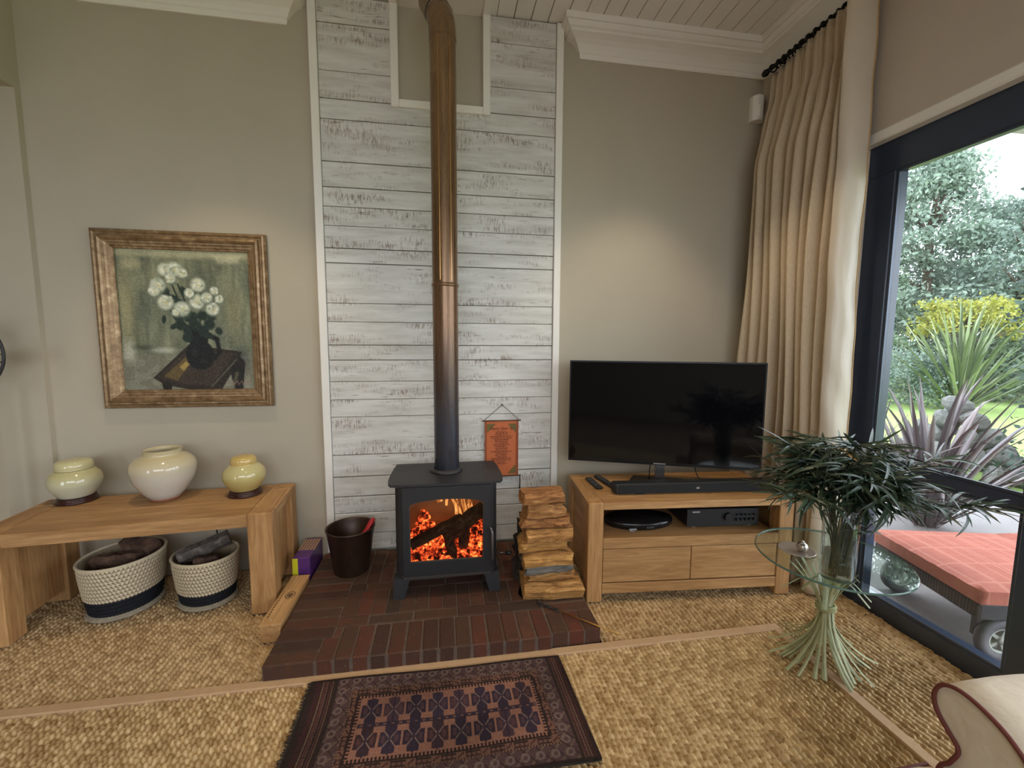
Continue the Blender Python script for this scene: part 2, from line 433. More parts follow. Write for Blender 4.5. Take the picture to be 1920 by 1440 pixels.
b.build('mortar', plain('mortar', S(98, 82, 72), .95, var=.25, scale=30., bump=.5, bscale=150), hearth)
bm_cache = {}
def brick(x0, x1, y0, y1, dz=0):
    g = .0028; sx, sy = round(x1-x0-2*g, 3), round(y1-y0-2*g, 3)
    key = (sx, sy, random.randrange(2))
    if key not in bm_cache: bm_cache[key] = MB().box(0, sx, 0, sy, -.012, HZ, random.choice((.004, .0065))).mesh('brick', M['brick'])
    ob('brick', bm_cache[key], None, hearth, loc=(x0+g, y0+g, random.uniform(-.0025, .002)+dz), rot=(0, 0, random.uniform(-.006, .006)))
y = 1.88; r = 0
while y < 2.86:                       # left column of stretchers
    ln = .225 if r < 2 else .262
    brick(-.81, -.81+ln, y, min(y+.0795, 2.893)); y += .0795; r += 1
def headers(x0, x1, y0, y1, n):
    wd = (x1-x0)/n
    for i in range(n): brick(x0+i*wd, x0+(i+1)*wd, y0, y1)
headers(-.585, -.51, 1.88, 2.039, 1)
headers(-.51, .511, 1.88, 2.105, 13)
headers(-.548, -.51, 2.039, 2.105, 1)
def stretchers(x0, x1, y0, y1, off):
    x = x0
    first = True
    while x < x1-.02:
        l = off if first else .228; first = False
        l = min(l, x1-x)
        if x1-x-l < .05: l = x1-x
        brick(x, x+l, y0, y1); x += l
stretchers(-.548, .511, 2.105, 2.184, .15)
headers(-.548, .511, 2.184, 2.405, 14)
stretchers(-.548, .511, 2.405, 2.484, .09)
headers(-.548, .511, 2.484, 2.705, 14)
headers(-.548, .511, 2.705, 2.893, 14)
headers(.515, .768, 1.90, 2.06, 3)
yy = 2.06
while yy < 2.29: brick(.515, .768, yy, yy+.0795); yy += .0795
# ================================================================== wood stove
def raycast_poly(poly, c, a):
    dx, dy = math.cos(a), math.sin(a); best = 0
    for (x0, y0), (x1, y1) in zip(poly, poly[1:]+poly[:1]):
        ex, ey = x1-x0, y1-y0; den = dx*ey-dy*ex
        if abs(den) < 1e-12: continue
        t = ((x0-c[0])*ey-(y0-c[1])*ex)/den; s_ = ((x0-c[0])*dy-(y0-c[1])*dx)/den
        if t > 0 and -1e-6 <= s_ <= 1+1e-6: best = max(best, t)
    return (c[0]+dx*best, c[1]+dy*best)
def holed(b, outer, inner, y0, y1, c):
    an = sorted({round(math.atan2(p[1]-c[1], p[0]-c[0]), 5) for p in outer+inner})
    n = len(an); O = [raycast_poly(outer, c, a) for a in an]; I = [raycast_poly(inner, c, a) for a in an]
    vs = []
    for y in (y0, y1):
        vs += [(p[0], y, p[1]) for p in O]+[(p[0], y, p[1]) for p in I]
    fs = []
    for i in range(n):
        j = (i+1) % n
        fs += [(i, j, n+j, n+i), (2*n+i, 3*n+i, 3*n+j, 2*n+j), (i, 2*n+i, 2*n+j, j), (n+i, n+j, 3*n+j, 3*n+i)]
    b.add(vs, fs); return b
st = thing('wood_stove', 'black steel wood-burning stove with arched glass door and fire inside', 'stove', (.008, 2.30, HZ))
bm_ = M['black_metal']
# local frame: x centred, y 0 at door face, z 0 at hearth top
for sx in (-1, 1):
    arc = [(.283-.045*(1-math.cos(t)), .055-.045*math.sin(t)) for t in np.linspace(0, pi/2, 7)]
    outer = [(.283, .38)]+arc; inner = [(p[0]-.014, p[1]+.012) for p in arc][::-1]+[(.269, .38)]
    inner[0] = (outer[-1][0], inner[0][1])
    MB().prism([(sx*p[0], p[1]) for p in outer+inner], .128, .640, 'z').build('side_wall', bm_, st)
b = MB(); b.box(-.269, .269, .366, .38, .128, .64); b.box(-.269, .269, .025, .366, .626, .64); b.build('body', bm_, st)
b = MB(); b.box(-.262, .262, .352, .364, .135, .62); b.box(-.264, -.25, .04, .352, .135, .62); b.box(.25, .264, .04, .352, .135, .62)
b.build('firebrick_liner', plain('firebrick', S(150, 122, 90), .9, var=.3, scale=10., bump=.4), st)
tp = [(-.306, .395), (.306, .395), (.316, .30), (.322, .16), (.322, .08), (.316, .03), (.300, -.005), (.2, -.014), (-.2, -.014), (-.300, -.005), (-.316, .03), (-.322, .08), (-.322, .16), (-.316, .30)]
MB().prism(tp, .642, .656, 'z').build('top_plate', bm_, st)
b = MB(); b.prism([(-.285, .385), (.285, .385), (.295, .06), (.24, -.012), (-.24, -.012), (-.295, .06)], .115, .128, 'z')
b.build('base_plate', plain('worn_steel_edge', S(66, 64, 64), .5, .3), st)
arch = [(-.203, .205), (.203, .205), (.205, .53)]+[(.205*math.cos(t), .53+.034*math.sin(t)) for t in np.linspace(0, pi, 13)[1:-1]]+[(-.205, .53)]
dout = [(-.24, .13), (.24, .13), (.24, .636), (-.24, .636)]
door = holed(MB(), dout, arch, -.004, .016, (0, .37)).build('door', bm_, st)
sm = lambda k: [(p[0]*k, .37+(p[1]-.37)*k) for p in arch]
holed(MB(), arch, sm(.985), .0, .012, (0, .37)).build('glass_seal', plain('seal', S(70, 66, 62), .6), door)
MB().prism(arch, .014, .018, 'y').build('door_glass', thin_glass('sooty_glass', (.88, .80, .72), .5), door, label='smoked glass pane of the stove door')
h = MB(); h.tube([(.232, -.004, .385), (.244, -.034, .387), (.250, -.040, .37), (.252, -.04, .22), (.246, -.034, .205), (.238, -.006, .203)], .0075, 8)
h.build('door_handle', plain('handle_steel', S(120, 122, 126), .3, .8), door)
for sx in (-1, 1):
    for y0 in (.0, .30):
        b = MB(); z1 = .115; xs = sorted((sx*.285, sx*.205)); xb_ = sorted((sx*.30, sx*.238))
        vs = [(xb_[0], y0-.004, 0), (xb_[1], y0-.004, 0), (xb_[1], y0+.06, 0), (xb_[0], y0+.06, 0), (xs[0]-.01 if sx < 0 else xs[0], y0+.01, z1), (xs[1] if sx < 0 else xs[1]+.01, y0+.01, z1), (xs[1] if sx < 0 else xs[1]+.01, y0+.07, z1), (xs[0]-.01 if sx < 0 else xs[0], y0+.07, z1)]
        b.add(vs, [(0, 1, 2, 3), (4, 5, 6, 7), (0, 1, 5, 4), (1, 2, 6, 5), (2, 3, 7, 6), (3, 0, 4, 7)]); b.build('leg', bm_, st)
kn = MB().tube([(.284, .09, .185), (.345, .075, .185)], .003, 8).build('air_rod', plain('rod_steel', S(110, 108, 104), .35, .8), st)
MB().tube([(.342, .076, .185), (.348, .0745, .185), (.372, .069, .185), (.376, .068, .185)], [.006, .013, .013, .008], 12).build('knob', M['black_plastic'], kn)
MB().lathe([(.074, .656), (.094, .656), (.096, .662), (.088, .668), (.080, .676), (.074, .676)], 32, (0, .225, 0), cap=False).build('flue_collar', bm_, st)

# flue pipe: aged copper-brown steel, blued near the stove
def pipemat():
    t = NT('aged_flue_steel'); c = t.coord((1, 1, 1))
    sp = t.new('ShaderNodeSeparateXYZ'); t.link(c, sp.inputs[0])
    zn = t.math('DIVIDE', sp.outputs['Z'], 2.5)
    n = t.noise(t.coord((22, 22, 1.2)), 1., 6., .7)
    zz = t.math('ADD', zn, t.math('MULTIPLY', t.math('SUBTRACT', n, .5), .12))
    base = t.ramp(zz, [(0., S(58, 62, 72)), (.10, S(70, 74, 88)), (.2, S(86, 74, 68)), (.36, S(122, 92, 68)), (.6, S(128, 98, 68)), (1., S(140, 112, 80))])
    c2 = t.mix(t.ramp(t.noise(t.coord((40, 40, 2.5)), 1., 6., .75), [(.45, 0.), (.7, .55)]), base, S(58, 42, 30))
    t.set(c2, t.ramp(n, [(.3, .16), (.7, .38)]), .5); return t.m
M['pipe'] = pipemat()
pz = .656+HZ
fp = thing('flue_pipe', 'tall aged brown steel flue pipe rising from stove to ceiling', 'flue', (.012, 2.525, pz))
R = .0735
MB().lathe([(R, .002), (R, 1.10)], 40, cap=False).build('lower_section', M['pipe'], fp)
MB().lathe([(R+.001, 1.085), (R+.005, 1.09), (R+.005, 1.102), (R+.001, 1.107)], 40, cap=False).build('joint_ring', M['pipe'], fp)
MB().lathe([(R-.001, 1.09), (R-.001, 2.42)], 40, cap=False).build('upper_section', M['pipe'], fp)
for a in (-1.95, -1.05):
    MB().box(R*.985*math.cos(a)-.0012, R*.985*math.cos(a)+.0012, R*1.005*math.sin(a)-.0015, R*1.005*math.sin(a)+.002, 1.12, 2.40).build('seam', plain('bright_seam', S(196, 150, 90), .3, .9), fp)
d1 = Vector((-.22, .60, .76)).normalized()
pts = []; p = Vector((0, 0, 2.41))
for i in range(9):
    tt = i/8; dr = Vector((0, 0, 1)).lerp(d1, tt).normalized(); pts.append(p.copy()); p = p+dr*.022
el = MB().tube(pts, R+.001, 36, cap=False).build('elbow', M['pipe'], fp)
pe = pts[-1]
MB().tube([pe-d1*.004, pe+d1*.012], R+.005, 36, cap=False).build('joint_ring', M['dark'], fp)
MB().tube([pe, pe+d1*.19], R+.002, 36, cap=False).build('ceiling_section', M['pipe'], fp)

# embers, flames and the burning logs
def embermat():
    t = NT('embers'); n = t.noise(t.coord((22,)*3), 1., 7., .72)
    f = t.ramp(n, [(.46, 0.), (.62, 1.)])
    t.set(t.ramp(n, [(.4, S(46, 36, 32)), (.55, S(120, 50, 30))]), .9)
    t.link(t.ramp(n, [(.40, (.3, .01, .0)), (.48, (1., .06, .02)), (.56, (1., .16, .04)), (.66, (1., .42, .10))]), t.b.inputs['Emission Color'])
    t.link(t.math('MULTIPLY', f, 2.4), t.b.inputs['Emission Strength']); t.bump(n, .8, .02); return t.m
M['ember'] = embermat()
b = MB(); b.box(-.25, .25, .04, .35, .128, .14, 0)
rr = random.Random(3)
for i in range(420):
    x = rr.uniform(-.235, .235); y = rr.uniform(.07, .335)
    top = .02+.08*(y-.05)/.3+(.17*math.exp(-((x+.14)/.05)**2) if y > .22 else 0)+(.17*max(0, (x-.13)/.12) if y > .12 else 0)
    z = .14+rr.random()**.6*top; s_ = rr.uniform(.010, .026)
    M_ = Matrix.Translation((x, y, z)) @ Euler((rr.random()*3, rr.random()*3, rr.random()*3)).to_matrix().to_4x4()
    b.box(-s_, s_, -s_*.8, s_*.8, -s_*.7, s_*.7, s_*.3, M=M_)
em = b.build('ember_bed', M['ember'], kind='stuff', label='bed of glowing red embers inside the stove', cat='embers', loc=(.008, 2.30, HZ))
def logmat(name, cols, rough=.85, scale=(9, 9, 70), rnd=7.):
    t = NT(name); n = t.noise(t.coord(scale, rnd), 1., 6., .7, .6)
    c = t.ramp(n, [(.25, cols[0]), (.5, cols[1]), (.75, cols[2])])
    oi = t.new('ShaderNodeObjectInfo'); hs = t.new('ShaderNodeHueSaturation'); t.link(c, hs.inputs['Color'])
    t.link(t.math('ADD', t.math('MULTIPLY', oi.outputs['Random'], .45), .78), hs.inputs['Value'])
    t.link(t.math('ADD', t.math('MULTIPLY', oi.outputs['Random'], .02), .49), hs.inputs['Hue'])
    t.set(hs.outputs[0], rough); t.bump(n, .7, .008); return t.m
M['char'] = logmat('charred_wood', (S(20, 16, 14), S(58, 46, 40), S(130, 108, 92)), .9, (34, 34, 34))
def rough_log(b, p0, p1, r, n=11, m=9, seed=0, flat=0., jit=.12):
    """irregular round log between two points"""
    g = random.Random(seed); p0, p1 = Vector(p0), Vector(p1)
    ph = [g.uniform(.85-jit, 1.05+jit) for _ in range(n)]
    t = (p1-p0).normalized(); a = Vector((0, 0, 1)) if abs(t.z) < .8 else Vector((1, 0, 0)); nx = t.cross(a).normalized(); ny = t.cross(nx)
    vs = []
    for i in range(m):
        q = i/(m-1); c = p0.lerp(p1, q)+nx*g.uniform(-.1, .1)*r+ny*g.uniform(-.1, .1)*r
        for k in range(n):
            an = 2*pi*k/n; rad = r*ph[k]*g.uniform(1-jit*.6, 1+jit*.6)*(1-flat*q)
            vs.append(c+nx*math.cos(an)*rad+ny*math.sin(an)*rad)
    fs = [(i*n+k, i*n+(k+1) % n, (i+1)*n+(k+1) % n, (i+1)*n+k) for i in range(m-1) for k in range(n)]
    b.add(vs, fs, False); bb = len(b.V)-len(vs)
    b.F += [tuple(bb+k for k in range(n))[::-1], tuple(bb+(m-1)*n+k for k in range(n))]; b.S += [False, False]; return b
def blog(label, p0, p1, r, seed, m='char', fl=0.):
    c = (Vector(p0)+Vector(p1))/2
    rough_log(MB(), Vector(p0)-c, Vector(p1)-c, r, seed=seed, flat=fl).build('burning_log', M[m], loc=c, label=label, cat='log', group='logs burning in the stove')
blog('slim charred log with cracked grey face leaning across the fire', (-.20, 2.395, .335), (.10, 2.42, .468), .030, 1)
blog('thick black forked log across the top of the embers', (.0, 2.445, .35), (.235, 2.48, .50), .047, 2)
blog('short black log end standing upright in the embers', (.012, 2.44, .372), (.052, 2.40, .205), .033, 3)
blog('reddish glowing log end propped behind the black ones', (.118, 2.50, .42), (.10, 2.46, .20), .036, 4)
def flamemat():
    t = NT('flame'); t.n.remove(t.b)
    e = t.new('ShaderNodeEmission'); e.inputs['Strength'].default_value = 1.6
    tr = t.new('ShaderNodeBsdfTransparent'); mx = t.new('ShaderNodeMixShader')
    n = t.noise(t.coord((14, 14, 7)), 1., 3., .6, 1.)
    t.link(t.ramp(n, [(.35, (1., .25, .04)), (.65, (1., .62, .22))]), e.inputs['Color'])
    t.link(t.ramp(n, [(.38, .0), (.66, .85)]), mx.inputs[0])
    t.link(tr.outputs[0], mx.inputs[1]); t.link(e.outputs[0], mx.inputs[2]); t.link(mx.outputs[0], t.out.inputs['Surface']); return t.m
b = MB(); g = random.Random(5)
for (x, y, z0, z1, wd) in ((.09, .24, .34, .55, .03), (.15, .22, .40, .55, .024), (.06, .27, .36, .53, .035), (.12, .28, .36, .55, .045), (.0, .27, .42, .54, .03), (-.04, .28, .44, .54, .025)):
    pts = []; rad = []
    for i in range(9):
        q = i/8; pts.append((x+.03*math.sin(q*4+x*30)*q-.02*q, y+.012*math.sin(q*5), z0+(z1-z0)*q)); rad.append(wd*(.35+.65*math.sin(pi*min(1, q*.75+.25)))*(1-q*.75))
    b.tube(pts, rad, 10, sq=(1, .35))
b.build('flames', flamemat(), kind='stuff', label='orange flames licking up inside the stove', cat='flames', loc=(.008, 2.30, HZ))

# ------------------------------------------------------------------ split firewood stacked beside the stove
M['split'] = logmat('split_wood', (S(74, 44, 24), S(166, 114, 62), S(218, 168, 106)), .85, (7, 60, 60))
M['split_grey'] = logmat('weathered_wood', (S(70, 64, 58), S(128, 122, 114), S(176, 170, 160)), .8, (5, 45, 45))
def firewood(label, x0, x1, y0, z0, z1, dp, rz, seed, m='split'):
    g = random.Random(seed); L = x1-x0; hh = z1-z0; n = 8
    prof_ = [(.0, .02*hh), (-.01, .5*hh), (.01, .9*hh), (.06*dp, .97*hh), (.5*dp, hh*g.uniform(.92, 1.)), (.95*dp, hh*g.uniform(.6, .95)), (dp, .4*hh), (.9*dp, .0), (.4*dp, 0)]
    vs = []; m_ = 9; np_ = len(prof_)
    for i in range(m_):
        q = i/(m_-1)
        for k, (py, pz_) in enumerate(prof_):
            sl = (g.uniform(-.014, .014) if i in (0, m_-1) else 0)
            vs.append((-L/2+L*q+sl+(.012 if k in (0, 8) else 0)*(1 if q > .5 else -1), py+g.uniform(-.006, .006)-dp/2+.008*math.sin(q*5+seed), max(0.0, min(hh*.985, pz_+g.uniform(-.045, .03)*hh-(.10*hh*q if seed % 3 == 0 and pz_ > .6*hh else 0)))))
    fs = [(i*np_+k, i*np_+(k+1) % np_, (i+1)*np_+(k+1) % np_, (i+1)*np_+k) for i in range(m_-1) for k in range(np_)]
    fs += [tuple(range(np_))[::-1], tuple((m_-1)*np_+k for k in range(np_))]
    b = MB().add(vs, fs)
    b.build('firewood_log', M[m], label=label, cat='log', group='split firewood stacked beside the stove', loc=((x0+x1)/2, y0+dp/2, z0), rot=(0, 0, rz))
FW = [ # label, x0,x1,z0,z1,m
 ('split log lying flat at the bottom of the firewood stack', .43, .765, HZ, .17, 'split'),
 ('split log second from the bottom of the firewood stack', .452, .718, .17, .215, 'split'),
 ('silver-grey weathered log in the lower half of the firewood stack', .445, .695, .215, .262, 'split_grey'),
 ('bright orange-yellow split log fourth from the bottom of the firewood stack', .43, .70, .262, .338, 'split'),
 ('thin dark split log in the middle of the firewood stack', .42, .675, .338, .396, 'split'),
 ('thick split log above the middle of the firewood stack', .438, .69, .396, .478, 'split'),
 ('thin curved split log third from the top of the firewood stack', .432, .685, .478, .533, 'split'),
 ('split log second from the top of the firewood stack', .438, .655, .533, .618, 'split'),
 ('split log lying on the very top of the firewood stack', .425, .65, .618, .69, 'split')]
for i, (lb, x0, x1, z0, z1, m) in enumerate(FW):
    firewood(lb, x0, x1, 2.17+[0, .022, .012, .0, .03, .008, .02, .028, .015][i], z0+.001, z1-.003, .15+(.01 if i else .03), [-.05, .02, .03, -.04, .0, .02, -.05, .03, .04][i], 20+i, m)
M['bark'] = logmat('dark_bark', (S(24, 18, 15), S(52, 40, 33), S(88, 70, 58)), .9, (30, 30, 12))
zz = HZ; i = 0
for lb, hh in (('bark-covered log at the foot of the dark rear stack behind the firewood', .085), ('dark log second from the foot of the rear firewood stack', .08), ('dark log third from the foot of the rear firewood stack', .085), ('dark log on top of the rear stack behind the firewood', .085)):
    firewood(lb, .42+.01*i, .68, 2.40+.005*i, zz, zz+hh, .17, .02*i, 60+i, 'bark'); zz += hh; i += 1

# poker lying across the hearth corner
pk = thing('poker', 'thin brass and black iron poker lying across the hearth corner', 'poker', (.49, 2.145, HZ+.009), 0)
dirp = Vector((.33, -.30, 0)).normalized(); pv = Vector((-dirp.y, dirp.x, 0))
MB().tube([dirp*.13, dirp*.47], .0035, 8).build('rod', plain('brass', S(196, 150, 80), .3, .9), pk)
b = MB()
for s_ in (-1, 1): b.tube([dirp*.14*q+pv*s_*.007*math.sin(q*pi*3) for q in [i_/15 for i_ in range(16)]], .0035, 6)
b.build('twisted_handle', M['black_metal'], pk)

# ------------------------------------------------------------------ ash bucket and red tool
bucket = thing('ash_bucket', 'dark rusty metal ash bucket on the hearth', 'bucket', (-.585, 2.665, HZ))
b = MB(); H_ = .272
b.lathe([(.0, 0), (.100, 0), (.104, .006), (.142, H_), (.147, H_+.003), (.147, H_+.009), (.140, H_+.009), (.136, H_-.004), (.101, .012), (.0, .012)], 40, cap=False)
b.build('body', plain('rusty_metal', S(62, 44, 34), .42, .4, var=.6, scale=(9, 9, 4), bump=.1), bucket)
MB().lathe([(.1385+.0015, .15), (.1275, .152), (.128, .158)], 40, cap=False).build('raised_band', M['dark'], bucket) if False else None
MB().lathe([(.0, .17), (.05, .178), (.09, .172), (.12, .166)], 24, cap=False).build('ash', plain('ash', S(60, 50, 44), .95, var=.4, scale=30., bump=.6), bucket)
rt = thing('fire_tongs', 'red-handled tool sticking out of the ash bucket', 'tool', (-.585, 2.665, HZ))
MB().tube([(.03, -.06, .20), (.07, -.045, .235), (.10, -.02, .262), (.128, .0, .305), (.142, .006, .322)], [.009, .012, .017, .022, .014], 10, sq=(1, .7)).build('handle', plain('red_rubber', S(178, 26, 32), .45), rt)
MB().tube([(.03, -.06, .20), (-.02, -.075, .175)], .005, 8).build('shank', M['black_metal'], rt)

# ------------------------------------------------------------------ cloth banner with verse
bn = thing('cloth_banner', 'small terracotta cloth banner with dark lettering hung on the planks', 'banner', (.395, 2.896, .55))
W_, H_ = .237, .402
def sway(u, v): return (u*W_-W_/2, .0018*math.sin(u*7)+.002*math.sin(v*5), v*H_)
b = MB(); b.surf(lambda u, v: sway(u, v), 14, 14); b.surf(lambda u, v: (sway(u, v)[0], sway(u, v)[1]+.0018, sway(u, v)[2]), 14, 14)
b.build('cloth', plain('terracotta_cloth', S(198, 108, 66), .85, var=.06, scale=30., bump=.3, bscale=900, bdist=.0008), bn)
def onb(b, poly, d=.0028):
    b.prism([(p[0]*W_-W_/2, p[1]*H_) for p in poly], -d-.0012, -d, 'y'); return b
b = MB()
for x0, x1 in ((0, .055), (.945, 1)): onb(b, [(x0, 0), (x1, 0), (x1, 1), (x0, 1)])
onb(b, [(.055, .0), (.945, .0), (.945, .02), (.055, .02)])
b.build('side_hem', plain('brown_hem', S(150, 78, 48), .85), bn)
b = MB()
for poly in ([(.07, .945), (.32, .945), (.07, .79)], [(.93, .945), (.68, .945), (.93, .79)], [(.93, .055), (.68, .055), (.93, .21)], [(.07, .055), (.32, .055), (.07, .21)]): onb(b, poly)
b.build('corner_ornament', plain('olive_print', S(112, 98, 54), .85), bn)
ink = plain('dark_ink', S(70, 34, 26), .8)
def text(s_, parent, x, y, z, size, m, name='lettering', rot=(pi/2, 0, 0), align='CENTER', ext=.0003):
    c = bpy.data.curves.new(name, 'FONT'); c.body = s_; c.size = size; c.align_x = align; c.extrude = ext; c.resolution_u = 2
    o = bpy.data.objects.new(name, c); COL.objects.link(o)
    dg = bpy.context.evaluated_depsgraph_get(); me = bpy.data.meshes.new_from_object(o.evaluated_get(dg))
    bpy.data.objects.remove(o); me.name = name; me.materials.clear(); me.materials.append(m)
    return ob(name, me, None, parent, loc=(x, y, z), rot=rot)
text('Never Give Up', bn, 0, -.0045, .845*H_, .0255, ink, 'title')
rows = [(.805, 'Never give up', .55), (.775, None, .36), (.745, 'Develop the heart', .38), (.715, None, .68), (.685, None, .60), (.655, None, .42), (.625, 'Develop the heart', .38), (.595, 'Be compassionate', .38), (.565, None, .50), (.535, None, .34), (.505, 'Be compassionate', .38), (.475, 'Work for peace', .32), (.445, None, .64), (.415, 'Work for peace', .32), (.385, None, .36), (.355, 'Never give up', .3), (.325, None, .60), (.295, None, .58), (.262, None, .24), (.232, 'Never give up', .26)]
for v, s_, wd in rows:
    if s_: text(s_, bn, 0, -.0045, v*H_, .0122, ink)
    else:                              # lines too small to read in the place: runs of word-like marks
        b = MB(); x = .5-wd/2; g = random.Random(int(v*1000))
        while x < .5+wd/2-.02:
            l = min(g.uniform(.03, .10), .5+wd/2-x); n_ = max(2, int(l/.014))
            for q in range(n_):
                xa = x+q*l/n_; onb(b, [(xa, v+.001), (xa+l/n_*.62, v+.001), (xa+l/n_*.62, v+.001+g.choice((.012, .012, .019))), (xa, v+.013)], .0034)
            x += l+.022
        b.build('lettering', ink, bn)
for z in (H_, .006):
    MB().tube([(-W_/2-.018, -.003, z), (W_/2+.018, -.003, z)], .0045, 8).build('dowel', plain('dowel_wood', S(92, 64, 44), .6), bn)
cord = plain('brown_cord', S(62, 50, 42), .8)
MB().tube([(-W_/2-.006, -.003, H_+.003), (-.002, .005, .507), (.012, .005, .507), (W_/2+.006, -.003, H_+.003)], .0018, 6).build('hanging_cord', cord, bn)
MB().tube([(.005, .013, .512), (.005, -.004, .514)], .004, 8).build('nail', M['black_metal'], bn)
MB().tube([(W_/2+.012, -.003, .004), (W_/2+.013, -.003, -.05), (W_/2+.011, -.004, -.092)], [.003, .0035, .005], 8).build('tassel', M['dark'], bn)
# ================================================================== low oak bench table with jars
def leg_post(parent, x0, x1, y0, y1, z0, z1, m='oak_z', name='leg'):
    return MB().box(x0, x1, y0, y1, z0, z1, .004).build(name, M[m], parent)
bench = thing('oak_bench', 'solid oak low bench table holding three ceramic jars', 'bench', (-.930, 2.395, 0), .0806)
BW, BD, BH = 1.315, .50, .571
for x0 in (-BW, -.125):
    for y0 in (0, BD-.11):
        leg_post(bench, x0, x0+.125, y0, y0+.11, 0, BH)
for i in range(4):
    y0 = .003+i*(BD-.006)/4
    MB().box(-BW+.1255, -.1255, y0, y0+(BD-.006)/4-.0008, BH-.05, BH-.001, .0015).build('top_board', M['oak_x'], bench)
for x0 in (-BW, -.125):
    MB().box(x0+.001, x0+.124, .1105, BD-.1105, BH-.05, BH-.001, .002).build('end_board', M['oak_y'], bench)
for x0 in (-BW+.03, -.105):
    MB().box(x0, x0+.075, .1105, BD-.1105, .07, BH-.051, .002).build('side_panel', M['oak_z'], bench)
MB().box(-BW+.126, -.126, .014, .045, BH-.075, BH-.051, .002).build('apron', M['oak_x'], bench)
MB().box(-BW+.126, -.126, BD-.045, BD-.014, BH-.075, BH-.051, .002).build('apron', M['oak_x'], bench)

def ceramic(name, top, mid, low, zt, rough=.12, crack=True):
    t = NT(name); c = t.coord((1, 1, 1)); sp = t.new('ShaderNodeSeparateXYZ'); t.link(c, sp.inputs[0])
    n = t.noise(t.coord((14, 14, 22)), 1., 5., .6)
    zz = t.math('ADD', t.math('DIVIDE', sp.outputs['Z'], zt), t.math('MULTIPLY', t.math('SUBTRACT', n, .5), .25))
    col = t.ramp(zz, [(.1, low), (.5, mid), (.85, top)])
    v = t.new('ShaderNodeTexVoronoi', feature='DISTANCE_TO_EDGE'); v.inputs['Scale'].default_value = 60.; t.link(c, v.inputs['Vector'])
    col = t.mix(t.ramp(v.outputs['Distance'], [(0., .18), (.04, 0.)]), col, tuple(x*.6 for x in mid))
    t.set(col, rough, 0., Coat_Weight=.4, Coat_Roughness=.05); return t.m
def smooth_prof(pts, n=40):
    """Catmull-Rom through (r,z) control points"""
    P = [np.array(p, float) for p in pts]; P = [2*P[0]-P[1]]+P+[2*P[-1]-P[-2]]; out = []
    seg = len(P)-3
    for s_ in range(seg):
        p0, p1, p2, p3 = P[s_:s_+4]
        for q in np.linspace(0, 1, max(2, n//seg), endpoint=False):
            out.append(tuple(.5*((2*p1)+(-p0+p2)*q+(2*p0-5*p1+4*p2-p3)*q*q+(-p0+3*p1-3*p2+p3)*q**3)))
    out.append(tuple(P[-2])); return [(max(0, r_), z_) for r_, z_ in out]
# open round jar
j = thing('open_jar', 'large cream crackle-glazed round jar with open mouth on the bench', 'jar', (-1.628, 2.715, BH))
b = MB(); b.lathe(smooth_prof([(.078, .018), (.105, .05), (.145, .12), (.1585, .18), (.152, .222), (.125, .252), (.098, .266), (.091, .272), (.092, .29), (.096, .298)], 54)+[(.088, .298), (.083, .285), (.086, .26), (.12, .24), (.14, .18), (.12, .08), (0, .03)], 48, cap=False)
b.build('body', ceramic('cream_glaze', S(206, 190, 150), S(202, 194, 178), S(198, 192, 180), .29), j)
MB().lathe([(.0, 0), (.066, 0), (.072, .004), (.078, .019), (.0, .019)], 40, cap=False).build('foot_ring', plain('bare_clay', S(150, 96, 72), .7), j)
def ginger(label, loc, k, lidk, mats):
    j = thing('ginger_jar', label, 'jar', loc)
    b = MB(); b.lathe([(r_*k, .024+z_*k) for r_, z_ in smooth_prof([(0, .006), (.068, .006), (.092, .03), (.118, .075), (.124, .105), (.115, .14), (.09, .168), (.074, .178), (.074, .19)], 46)], 44, cap=False)
    b.build('body', mats[0], j)
    z0 = .024+.176*k
    b = MB(); b.lathe([(r_*k*lidk, z0+z_*k) for r_, z_ in smooth_prof([(.0, .004), (.078, .0), (.086, .006), (.086, .028), (.076, .046), (.05, .056), (.0, .06)], 42)], 40, cap=False)
    b.build('lid', mats[1], j)
    b = MB(); b.lathe([(.0, 0), (.092*k, 0), (.098*k, .004), (.096*k, .012), (.084*k, .016), (.09*k, .022), (.088*k, .030), (.07*k, .032), (.0, .032)], 40, cap=False)
    b.build('wooden_stand', plain('dark_rosewood', S(58, 28, 24), .25, var=.3, scale=30.), j)
g1 = ceramic('celadon_glaze', S(196, 186, 136), S(198, 194, 166), S(192, 190, 168), .2)
g2 = ceramic('yellow_glaze', S(200, 188, 134), S(188, 172, 112), S(170, 148, 86), .2)
ginger('squat pale celadon ginger jar with lid on a dark wooden stand', (-2.105, 2.745, BH), .96, 1.0, (g1, ceramic('celadon_lid', S(204, 194, 146), S(200, 192, 150), S(196, 190, 154), .25)))
ginger('mustard-yellow ginger jar with lid on a dark wooden stand', (-1.20, 2.725, BH), .93, .86, (g2, ceramic('yellow_lid', S(204, 174, 104), S(198, 172, 106), S(194, 172, 114), .25)))

